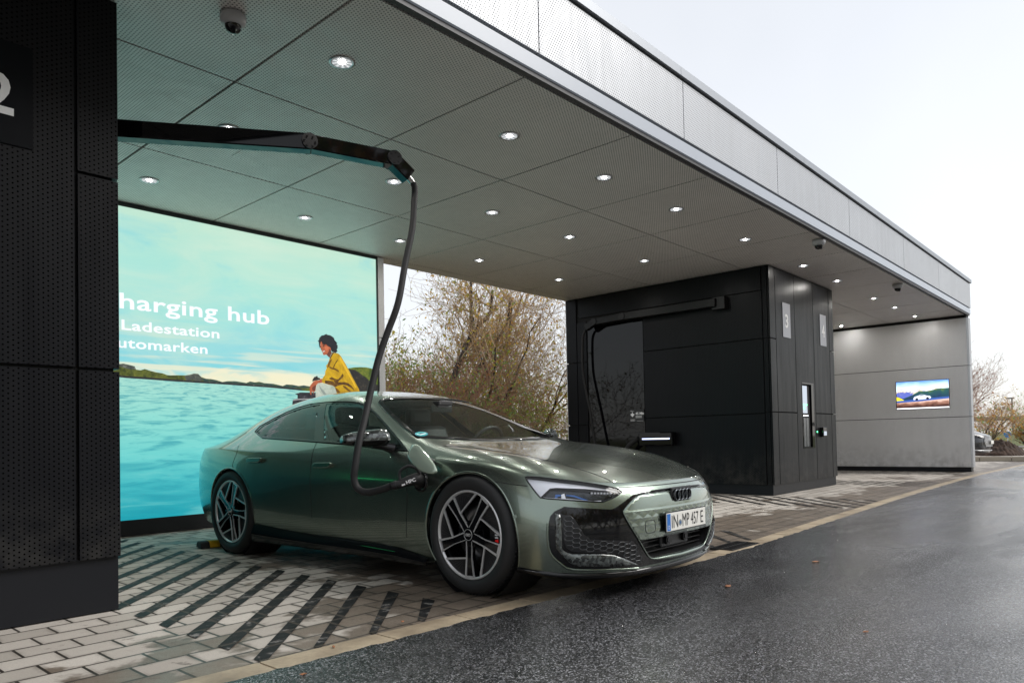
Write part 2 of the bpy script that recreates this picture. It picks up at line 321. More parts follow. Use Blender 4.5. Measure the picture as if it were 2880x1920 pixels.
# ------------------------------------------------------------------ black charger boxes (two), mirrored plan
YF, YB = 4.53, 8.49
def panels(b, x0, x1, zs, y, d, gap=.009, axis='x', mi=0):
    for z0, z1 in zip(zs[:-1], zs[1:]):
        if axis == 'x': b.box(x0 + gap, y, z0 + gap, x1 - gap, y + d, z1 - gap, mi)
        else: b.box(y, x0 + gap, z0 + gap, y + d, x1 - gap, z1 - gap, mi)
def charger_box(ox, z0, zg1, zg2, label, signs, side_label):
    W = 2.86
    e = empty('charger_building', (ox, YF, 0), 0, label, 'charging building', 'black charging station boxes under the roof')
    X = [0, .23, 1.01, 1.85, 2.63, W]; H = 3.555
    b = MB(); b.box(.03, .03, 0, W - .012, YB - YF - .03, z0 + .01); b.build('plinth', M_PLINTH, e)
    b = MB(); b.box(.03, .032, z0 + .01, W - .03, YB - YF - .032, H); b.build('core', M_DKGAP, e)
    b = MB()
    for i in range(5):
        zz = [z0, zg1, zg2, H] if i in (0, 4) else [z0, zg1, H]
        if i == 2:
            b.box(X[i] + .009, 0, z0 + .009, X[i + 1] - .009, .03, .69)
            b.box(X[i] + .009, 0, 1.79, X[i + 1] - .009, .03, H - .009)
            b.box(X[i] + .009, 0, .69, X[i] + .225, .03, 1.79); b.box(X[i] + .76, 0, .69, X[i + 1] - .009, .03, 1.79)
        else: panels(b, X[i], X[i + 1], zz, 0, .03)
    b.build('front_cladding', PERF_DK, e)
    L = YB - YF
    for sx, nm in ((0, 'side_cladding'), (1, 'side_cladding')):
        b = MB(); y = 0 if not sx else W - .03
        panels(b, .03, .11, [z0, zg1, zg2, H], y, .03, axis='y', mi=0)
        panels(b, .11, 2.26, [z0, zg1 - .02, zg2, 3.17], y, .03, axis='y')
        panels(b, .03 + .09, 3.66, [3.17, H], y, .03, axis='y')
        panels(b, 3.47, 3.70, [z0, 1.18, 2.35, 3.10], y, .03, axis='y')
        panels(b, 3.70, L - .01, [z0, 1.18, 2.35, H], y, .03, axis='y')
        b.build(nm, PERF_DK, e)
        b = MB(); xx = .012 if not sx else W - .032; b.box(xx, 2.27, .10, xx + .02, 3.45, 3.0); b.build('glass_panel', M_GLOSSB, e)
    b = MB(); panels(b, .0, W, [z0, 1.18, 2.35, H], YB - YF - .03, .03, gap=.012); b.build('rear_cladding', PERF_LT, e)
    for (sx0, sx1, ch) in signs:
        s_ = MB(); s_.box(sx0, -.008, zg2 + .06, sx1, -.001, zg2 + .61); so = s_.build('number_plate', M_SIGN if side_label else M_SIGN_NOSHEEN, e)
        text_mesh(ch, .30, 'numeral', M_WHITE2, so, Matrix.Translation(((sx0 + sx1) / 2, -.0095, zg2 + .22)) @ Matrix.Rotation(R(90), 4, 'X'), .001, 1.0, .006, 'CENTER')
    return e
M_SIGN = mat('sign_plate_sheen', (.30, .30, .33), .3, .3); M_SIGN_NOSHEEN = mat('sign_plate_no_sheen', (.003, .004, .006), .35, 0, Specular_IOR_Level=.1)  # one plate type; sky reflection painted into the lighter copy's colour
M_WHITE2 = mat('white_numeral', (.80, .80, .80), .5)
boxM = charger_box(10.99, .15, 1.28, 2.42, 'black charging box with the numbers 3 and 4 on plates with sky sheen in their colour', [(.50, .81, '3'), (2.16, 2.46, '4')], True)
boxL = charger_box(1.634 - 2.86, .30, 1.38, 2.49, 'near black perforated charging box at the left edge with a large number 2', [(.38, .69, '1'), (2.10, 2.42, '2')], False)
# payment terminal in the front of each box
M_SCR = emit('terminal_screen', (.55, .62, .72), .55); M_GRN = emit('green_led', (.1, 1, .35), 3.0); M_LEDW = emit('white_led_bar', (.86, .9, 1), 4.0); M_LEDB = emit('blue_white_led', (.55, .62, 1), 1.6)
def terminal(ox, label):
    e = empty('payment_terminal', (ox, YF, 0), 0, label, 'payment terminal', 'payment terminals set into the charging boxes')
    b = MB(); x0, x1 = 1.235, 1.77
    b.box(x0, .036, .69, x1, .05, 1.79); b.box(x0, -.004, .69, x0 + .012, .036, 1.79); b.box(x1 - .10, .0, .69, x1, .036, 1.79); b.box(x0 + .012, -.004, 1.765, x1, .036, 1.79); b.box(x0 + .012, -.004, .69, x1, .036, .705)
    b.build('niche', M_GLOSSB, e)
    b = MB(); b.box(x0 + .03, .027, 1.28, x0 + .30, .034, 1.74); so = b.build('screen', M_SCR, e)
    for q in [(x0 + .055 + k * .065, 1.41, .025, .025) for k in range(4)] + [(x0 + .15, 1.34, .02, .045)]:
        b = MB(); b.box(q[0], .022, q[1], q[0] + q[2], .026, q[1] + q[3]); b.build('icon', M_GRN, so)
    b = MB(); b.box(x0 + .10, .02, 1.235, x0 + .19, .025, 1.243); b.box(x0 + .22, .02, 1.235, x0 + .31, .025, 1.243); b.build('light_slot', M_LEDW, e)
    b = MB(); b.box(x0 + .10, .02, .72, x0 + .20, .034, 1.20); b.box(x0 + .22, .02, .72, x0 + .32, .034, 1.20); b.build('card_slot_panel', mat('brushed_grey_panel', (.12, .13, .15), .2, .9), e)
    r = empty('card_reader', (ox, YF, 0), 0, label.replace('tall payment terminal niche', 'small card reader beside the payment niche').replace('dark payment terminal', 'small card reader'), 'card reader')
    b = MB(); b.box(2.02, -.06, .875, 2.19, -.001, 1.04); b.build('body', M_GLOSSB, r, .008)
    b = MB(); b.box(2.04, -.064, .90, 2.17, -.061, .97); b.build('keypad', M_SCR, r)
    b = MB(); b.cyl((1.885, -.001, .965), (1.885, -.006, .965), .014, n=12); b.build('status_light', M_GRN, r)
terminal(10.99, 'tall payment terminal niche below the numbers 3 and 4')

# charging arm with hanging cable on the left face of the middle box
def arm_mesh(e, pts, w=.10, h=.13):
    for i, (a, c) in enumerate(zip(pts[:-1], pts[1:])):
        a = Vector(a); c = Vector(c); d = (c - a); L = d.length; d.normalize(); s = Vector((0, 0, 1)).cross(d).normalized(); u = d.cross(s)
        M = Matrix(((d.x, s.x, u.x, a.x), (d.y, s.y, u.y, a.y), (d.z, s.z, u.z, a.z), (0, 0, 0, 1)))
        b = MB(); hh = h * (1, .92, .9)[min(i, 2)]; b.box(-.02, -w / 2, -hh / 2, L + .02, w / 2, hh / 2, M=M); b.build(('main_beam', 'forearm', 'cable_head')[i], M_GLOSSB, e, .008)
        if i:
            b = MB(); b.cyl(M @ Vector((0, -w / 2 - .012, 0)), M @ Vector((0, w / 2 + .012, 0)), hh * .52, n=24)
            for k in range(6):
                tt = k * math.pi / 3; b.cyl(M @ Vector((math.cos(tt) * hh * .36, -w / 2 - .018, math.sin(tt) * hh * .36)), M @ Vector((math.cos(tt) * hh * .36, w / 2 + .018, math.sin(tt) * hh * .36)), .006, n=6)
            b.build('hinge', M_BLACK, e)
    return M, L
aM = empty('cable_boom', (10.86, 5.3, 3.05), 0, 'folded black charging arm along the left side of the box marked 3', 'charging arm')
def rel(pts, o): return [(p[0] - o[0], p[1] - o[1], p[2] - o[2]) for p in pts]
O_ = (10.86, 5.3, 3.05)
b = MB(); b.box(-.0, -.10, -.10, .128, .12, .10); b.build('wall_bracket', M_BLACK, aM, .006)
M_KEEP = M_GLOSSB; M_GLOSSB = mat('satin_black_arm', (.004, .004, .005), .42, Specular_IOR_Level=.3)
arm_mesh(aM, rel([(10.86, 5.36, 3.06), (10.85, 7.10, 3.06), (10.85, 7.70, 3.04), (10.85, 7.88, 2.96)], O_))
M_GLOSSB = M_KEEP
def spline(pts, n=8):
    pts = [Vector(p) for p in pts]; P = [2 * pts[0] - pts[1]] + pts + [2 * pts[-1] - pts[-2]]; out = []
    for i in range(1, len(P) - 2):
        for k in range(n):
            t_ = k / n; a, b_, c, d = P[i - 1], P[i], P[i + 1], P[i + 2]
            out.append(.5 * ((2 * b_) + (c - a) * t_ + (2 * a - 5 * b_ + 4 * c - d) * t_ ** 2 + (3 * b_ - a - 3 * c + d) * t_ ** 3))
    return out + [pts[-1]]
b = MB(); b.tube(spline([(10.85, 7.92, 2.93), (10.85, 7.985, 2.75), (10.84, 7.99, 2.2), (10.83, 7.92, 1.8), (10.82, 7.83, 1.40), (10.80, 7.75, .95), (10.78, 7.65, .60), (10.74, 7.45, .42), (10.72, 7.25, .50), (10.74, 7.10, .66)]), .024, 10)
tag(b.build('charging_cable', M_RUBBER), 'black charging cable hanging from the folded arm beside the dark glass panel', 'cable')
e = empty('cable_holder', (10.99, 6.5, .9), 0, 'black cable holder with a glowing white bar on the side of the far box', 'cable holder')
b = MB(); b.box(-.17, -.33, -.115, -.02, .33, .115); b.build('housing', M_GLOSSB, e, .02)
b = MB(); b.box(-.02, -.2, -.08, -.002, .2, .08); b.build('bracket', M_BLACK, e)
b = MB(); b.box(-.176, -.28, -.009, -.1705, .25, .013); b.build('light_bar', M_LEDB, e)
e = empty('charging_plug', (10.82, 7.0, .82), 0, 'black charging plug resting in the cable holder behind the hood of the green car', 'charging plug')
b = MB(); b.tube([(0, .12, -.12), (0, .02, -.03), (0, -.10, .06), (0, -.17, .10)], [.03, .042, .045, .038], 12); b.build('grip', M_RUBBER, e)
b = MB(); b.tube(spline([(0, .05, -.03), (0, .06, .08), (0, -.02, .13), (0, -.13, .10)], 5), .012, 8); b.build('handle', M_RUBBER, e)
# notice by the glass panel
e = empty('notice', (10.985, 6.95, 1.31), 0, 'small black notice reading 45 Min on the dark glass panel', 'notice')
b = MB(); b.box(-.008, -.15, -.105, -.003, .15, .105); b.build('plate', mat('notice_black', (.012, .012, .014), .4), e)
RX = Matrix.Rotation(R(-90), 4, 'Z') @ Matrix.Rotation(R(90), 4, 'X')
text_mesh('45 Min', .062, 'lettering', M_WHITE, e, Matrix.Translation((-.010, .02, .02)) @ RX, .0005, 1.0, .002)
b = MB()
for k, (w_, z_) in enumerate(((.13, -.005), (.12, -.02), (.13, -.035))): b.box(-.0105, .02 - w_, z_, -.0085, .02, z_ + .006)
for k in range(4): b.tube([(-.0105, .115 - .022 * k + .015 * math.cos(a_ * math.pi / 8), -.075 + .015 * math.sin(a_ * math.pi / 8)) for a_ in range(16)], .0022, 4, closed=True)
b.box(-.0105, -.13, -.092, -.0085, .0, -.089); b.box(-.0105, .05, .085, -.0085, .13, .089)
b.prism([(-.0105, .13, .03), (-.0105, .085, .045), (-.0105, .04, .03), (-.0105, .085, -.02)], (.001, 0, 0)); b.cyl((-.0105, .085, .058), (-.0095, .085, .058), .010, n=10)
b.build('symbols', M_WHITE, e)

# ------------------------------------------------------------------ canopy roof
XL, XR = -5.6, 19.50; YR = 8.53
cn = empty('canopy_roof', (0, 3.33, 3.56), 0, 'long flat grey canopy roof over the charging bays with perforated metal cladding', 'canopy')
o0 = (0, 3.33, 3.56)
def cbx(b, x0, y0, z0, x1, y1, z1): b.box(x0, y0 - 3.33, z0 - 3.56, x1, y1 - 3.33, z1 - 3.56)
b = MB(); cbx(b, XL, 3.37, 3.60, XR, YR, 4.28); b.build('roof_slab', M_DKGAP, cn)
xs = [XL] + [1.155 + 1.42 * i for i in range(-4, 0)] + [1.155 + 1.42 * i for i in range(0, 13)] + [19.2]
ys = [3.405, 4.97 - .015, 6.63 - .01, 8.27, YR]
b = MB()
for i in range(len(xs) - 1):
    for j in range(len(ys) - 1):
        cbx(b, xs[i] + .009, ys[j] + .009, 3.56, xs[i + 1] - .009, ys[j + 1] - .009, 3.585)
b.build('soffit_cladding', PERF_SOF, cn)
fj = [XL, -3.0, -.35, 1.80, 4.067, 6.2, 8.417, 10.995, 13.863, 16.419, 19.49]
b = MB()
for a, c in zip(fj[:-1], fj[1:]): cbx(b, a + .006, 3.325, 3.735, c - .006, 3.36, 4.285)
b.build('fascia_cladding', PERF_FAS, cn)
b = MB(); cj = [XL, 0.0, 3.0, 6.117, 9.2, 12.3, 15.4, 18.2, XR + .02]
for a, c in zip(cj[:-1], cj[1:]): cbx(b, a + .002, 3.295, 4.305, c - .002, YR + .03, 4.385)
b.build('coping', M_COPING, cn)
M_STRIP = emit('light_line', (.80, .88, 1), .05, (.36, .39, .44))
b = MB(); cbx(b, XL, 3.335, 3.60, XR, 3.37, 3.712); b.build('light_strip', M_STRIP, cn)
b = MB(); cbx(b, XL, 3.352, 3.562, XR, 3.40, 3.596); b.build('edge_profile', mat('dark_edge_profile', (.06, .06, .065), .5, .3), cn)
b = MB(); cbx(b, XL, YR - .02, 3.57, XR, YR + .01, 4.30); b.build('rear_fascia', PERF_FAS, cn)
b = MB(); cbx(b, 19.2, 3.40, 3.562, XR - .01, YR, 3.60); b.build('end_soffit', M_COPING, cn)
for k, (x, y, w_, l_) in enumerate(((8.79, 5.84, .32, .42), (3.50, 5.98, .29, .27))):
    b = MB(); cbx(b, x - w_, y - l_, 3.5575, x + w_, y + l_, 3.5598); b.build('access_hatch', PERF_SOF, cn)

# far end wall with screen
wl_ = empty('end_wall', (19.2, 3.35, 0), 0, 'light grey perforated end wall of the canopy with a bright screen', 'wall')
b = MB(); b.box(.03, .03, 0, .27, 5.15, .11); b.build('plinth', M_PLINTH, wl_)
b = MB(); b.box(.02, .02, .11, .27, 5.16, 3.50); b.build('core', M_DKGAP, wl_)
b = MB(); zz = [.10, 1.25, 2.41, 3.50]
for z0, z1 in zip(zz[:-1], zz[1:]):
    b.box(0, .03, z0 + .007, .03, 5.18, z1 - .007)
    b.box(.27, .03, z0 + .007, .30, 5.18, z1 - .007); b.box(0.03, 5.15, z0 + .007, .27, 5.18, z1 - .007)
b.build('cladding', PERF_LT, wl_)
b = MB()
for z0, z1 in zip(zz[:-1], zz[1:]): b.prism([(0, .028, z0 + .007), (.04, -.01, z0 + .007), (.26, -.01, z0 + .007), (.30, .028, z0 + .007)], (0, 0, z1 - z0 - .014))
b.build('front_edge_cladding', PERF_FAS, wl_)
b = MB(); b.box(.02, .03, 3.50, .27, 5.15, 3.56); b.build('shadow_gap', M_DKGAP, wl_)
# screen picture
sc = empty('screen', (19.2, 3.765, 1.47), 0, 'bright wall screen with a mountain road picture on the grey end wall', 'screen')
SW, SH = 1.10, .65
def scr_poly(b, pts, d): b.prism([(-.006 - d, SW * (1 - u), SH * v) for u, v in pts], (.001, 0, 0))
b = MB(); b.box(-.006, -.012, -.012, .0, SW + .012, SH + .012); b.build('frame', M_GLOSSB, sc)
def ramp_emit(name, stops, axis=2, lo=0, hi=1, st=1.0, sc_=None, nz=.0, nscale=8):
    m = mat(name, (.02, .02, .02), .4); t = NT(m); x = t.sep(t.obj()); v = t.maprange(x[axis], lo, hi)
    if nz: v = t.math('ADD', v, t.maprange(t.noise(t.scale(t.obj(), sc_ or (1, 1, 1)), nscale, 5, .6, .5), .2, .8, -nz, nz))
    t.set(t.b.inputs['Emission Color'], t.ramp(v, stops)); t.b.inputs['Emission Strength'].default_value = st; return m
b = MB(); scr_poly(b, [(0, 0), (1, 0), (1, 1), (0, 1)], .001); pic = b.build('picture', ramp_emit('screen_sky', [(.55, (.95, .95, .98)), (.75, (.62, .82, 1)), (1, (.13, .30, .75))], 2, 0, SH, 1.0, (1, 1, 3), .08, 3), sc)
b = MB(); mt = [(0, .35)]
r_ = random.Random(3)
for k in range(27): u = k / 26; mt.append((u, .62 + .14 * math.sin(u * 9 + .5) ** 2 * (1 - u * .4) + r_.uniform(-.04, .05)))
scr_poly(b, mt + [(1, .35)], .002); b.build('mountains', ramp_emit('screen_mountain', [(.3, (.10, .13, .45)), (.48, (.85, .72, .45)), (.6, (.45, .45, .72)), (.75, (.8, .8, .95))], 2, .25, .6, .9, (1, 1, 1), .35, 9), pic)
b = MB(); scr_poly(b, [(0, .3), (.0, .48), (.12, .38), (.3, .50), (.45, .64), (.6, .62), (.8, .70), (1, .70), (1, .3)], .003); b.build('forest_slope', ramp_emit('screen_forest', [(.2, (.01, .03, .10)), (.7, (.02, .09, .09)), (1, (.12, .2, .05))], 2, .15, .48, .8, (1, 1, 1), .3, 12), pic)
b = MB(); scr_poly(b, [(0, .29), (0, .46), (.08, .40), (.16, .31)], .004); b.build('yellow_meadow', emit('screen_yellow', (.85, .68, .03), 1.0), pic)
b = MB(); scr_poly(b, [(0, .04), (0, .24), (.5, .27), (1, .33), (1, .04)], .004); b.build('brown_field', ramp_emit('screen_field', [(.2, (.06, .02, .015)), (.6, (.35, .17, .12)), (.9, (.75, .5, .42))], 2, .03, .2, .8, (1, 1, 4), .35, 8), pic)
b = MB(); scr_poly(b, [(0, .24), (0, .31), (.5, .35), (1, .40), (1, .33), (.5, .27)], .005); b.build('road_band', emit('screen_road', (.04, .10, .35), .9), pic)
b = MB(); scr_poly(b, [(.33, .325), (.335, .40), (.36, .44), (.42, .47), (.47, .51), (.53, .50), (.585, .46), (.64, .45), (.665, .41), (.66, .36), (.6, .345), (.40, .325)], .006); vc = b.build('pictured_car', emit('screen_silver', (.72, .76, .9), 1.0), pic)
b = MB(); scr_poly(b, [(.43, .46), (.47, .495), (.52, .488), (.56, .455)], .0075)
for u0, v0 in ((.395, .345), (.60, .365)): scr_poly(b, [(u0 + .028 * math.cos(a * math.pi / 6), v0 + .047 * math.sin(a * math.pi / 6)) for a in range(12)], .0075)
b.build('pictured_wheels', emit('screen_dark', (.01, .012, .02), 1.0), vc)
b = MB(); scr_poly(b, [(0, 0), (1, 0), (1, .045), (0, .045)], .004); b.build('caption_bar', emit('screen_white', (.93, .93, .97), 1.0), pic)

# ------------------------------------------------------------------ downlights and dome cameras
M_REFL = mat('downlight_reflector', (.03, .03, .03), .5, .0); t = NT(M_REFL); at_ = t.sep(t.obj())
ang = t.math('ARCTAN2', at_[1], at_[0]); st_ = t.maprange(t.math('SINE', t.math('MULTIPLY', ang, 9.0)), -1, 1, .35, 1.0)
t.b.inputs['Emission Color'].default_value = (.93, .97, 1, 1); t.set(t.b.inputs['Emission Strength'], t.math('MULTIPLY', st_, .40))  # reflected shine and streaks painted as glow; the reflector is no lamp
M_LAMP = emit('downlight_lamp', (1, .96, .90), 720.0); M_TRIM = mat('silver_trim', (.55, .56, .58), .3, .7)
dl = [(2.95, 4.17), (4.67, 4.17), (6.09, 4.17), (7.54, 4.17), (9.38, 4.17), (11.53, 4.19), (13.11, 4.20), (15.38, 4.25), (16.86, 4.25), (18.48, 4.25),
      (2.92, 5.73), (4.67, 5.74), (6.10, 5.74), (7.56, 5.74), (9.40, 5.75), (15.38, 5.86), (18.69, 5.92), (2.94, 7.39), (4.68, 7.39), (6.10, 7.40), (7.58, 7.41), (9.46, 7.42),
      (-2.2, 4.17), (-3.7, 4.17), (-2.2, 5.73), (-3.7, 5.73)]
def downlight():
    e = empty('downlight', (0, 0, 0)); b = MB(); b.lathe([(.078, 0), (.105, -.006), (.105, .0), (.078, .003)], 28, closed=True); b.build('trim_ring', M_TRIM, e)
    b = MB(); b.lathe([(.080, -.006), (.066, -.0035), (.04, -.002), (.0, -.002)], 28); b.build('reflector', M_REFL, e)
    b = MB(); b.lathe([(.026, -.0045), (.0, -.0052)], 20); b.build('lamp', M_LAMP, e); return e
rows = {4: 'front row', 5: 'middle row', 7: 'back row'}
proto = downlight(); first = True
def where(x): return 'left bay' if x < 0 else ('first bay by the black box with the 2' if x < 3.3 else ('bay above the green car' if x < 5.3 else ('bay right of the cable' if x < 6.9 else ('bay before the box marked 3' if x < 8.5 else ('panel beside the box marked 3' if x < 10.5 else ('panel in front of the box number 3' if x < 12 else ('panel in front of the box number 4' if x < 14 else ('first panel past the box number 4' if x < 16 else ('second panel past the box number 4' if x < 17.5 else 'panel next to the end wall')))))))))
for (x, y) in dl:
    e = proto if first else copy_tree(proto); first = False
    e.location = (x, y, 3.557); e.scale = (.84, .84, .84); tag(e, 'ceiling downlight in the %s, %s' % (rows[int(y)], where(x)), 'ceiling light', 'round downlights recessed in the canopy ceiling')
M_CAMW = mat('white_camera_shell', (.42, .42, .44), .35); M_CAMG = mat('dark_camera_dome', (.01, .01, .012), .03)
def dome(x, y, s, label):
    e = empty('dome_camera', (x, y, 3.556), 0, label, 'security camera', 'dome cameras on the canopy ceiling'); e.scale = (s, s, s)
    b = MB(); b.lathe([(.0, 0), (.072, 0), (.080, -.018), (.078, -.040), (.070, -.060), (.048, -.072), (0, -.072)], 32); b.build('housing', M_CAMW, e)
    b = MB(); b.lathe([(.050, -.068), (.047, -.090), (.034, -.108), (.016, -.117), (0, -.119)], 28); d_ = b.build('dome', M_CAMG, e)
    b = MB(); b.cyl((-.012, -.02, -.100), (-.02, -.035, -.112), .016, n=14); b.build('lens', M_GLOSSB, d_)
dome(2.16, 4.17, .98, 'large dome camera on the ceiling above the black box with the 2')
dome(10.14, 3.47, 1.1, 'dome camera at the roof edge left of the box marked 3'); dome(14.23, 3.53, 1.1, 'dome camera at the roof edge right of the box marked 4')
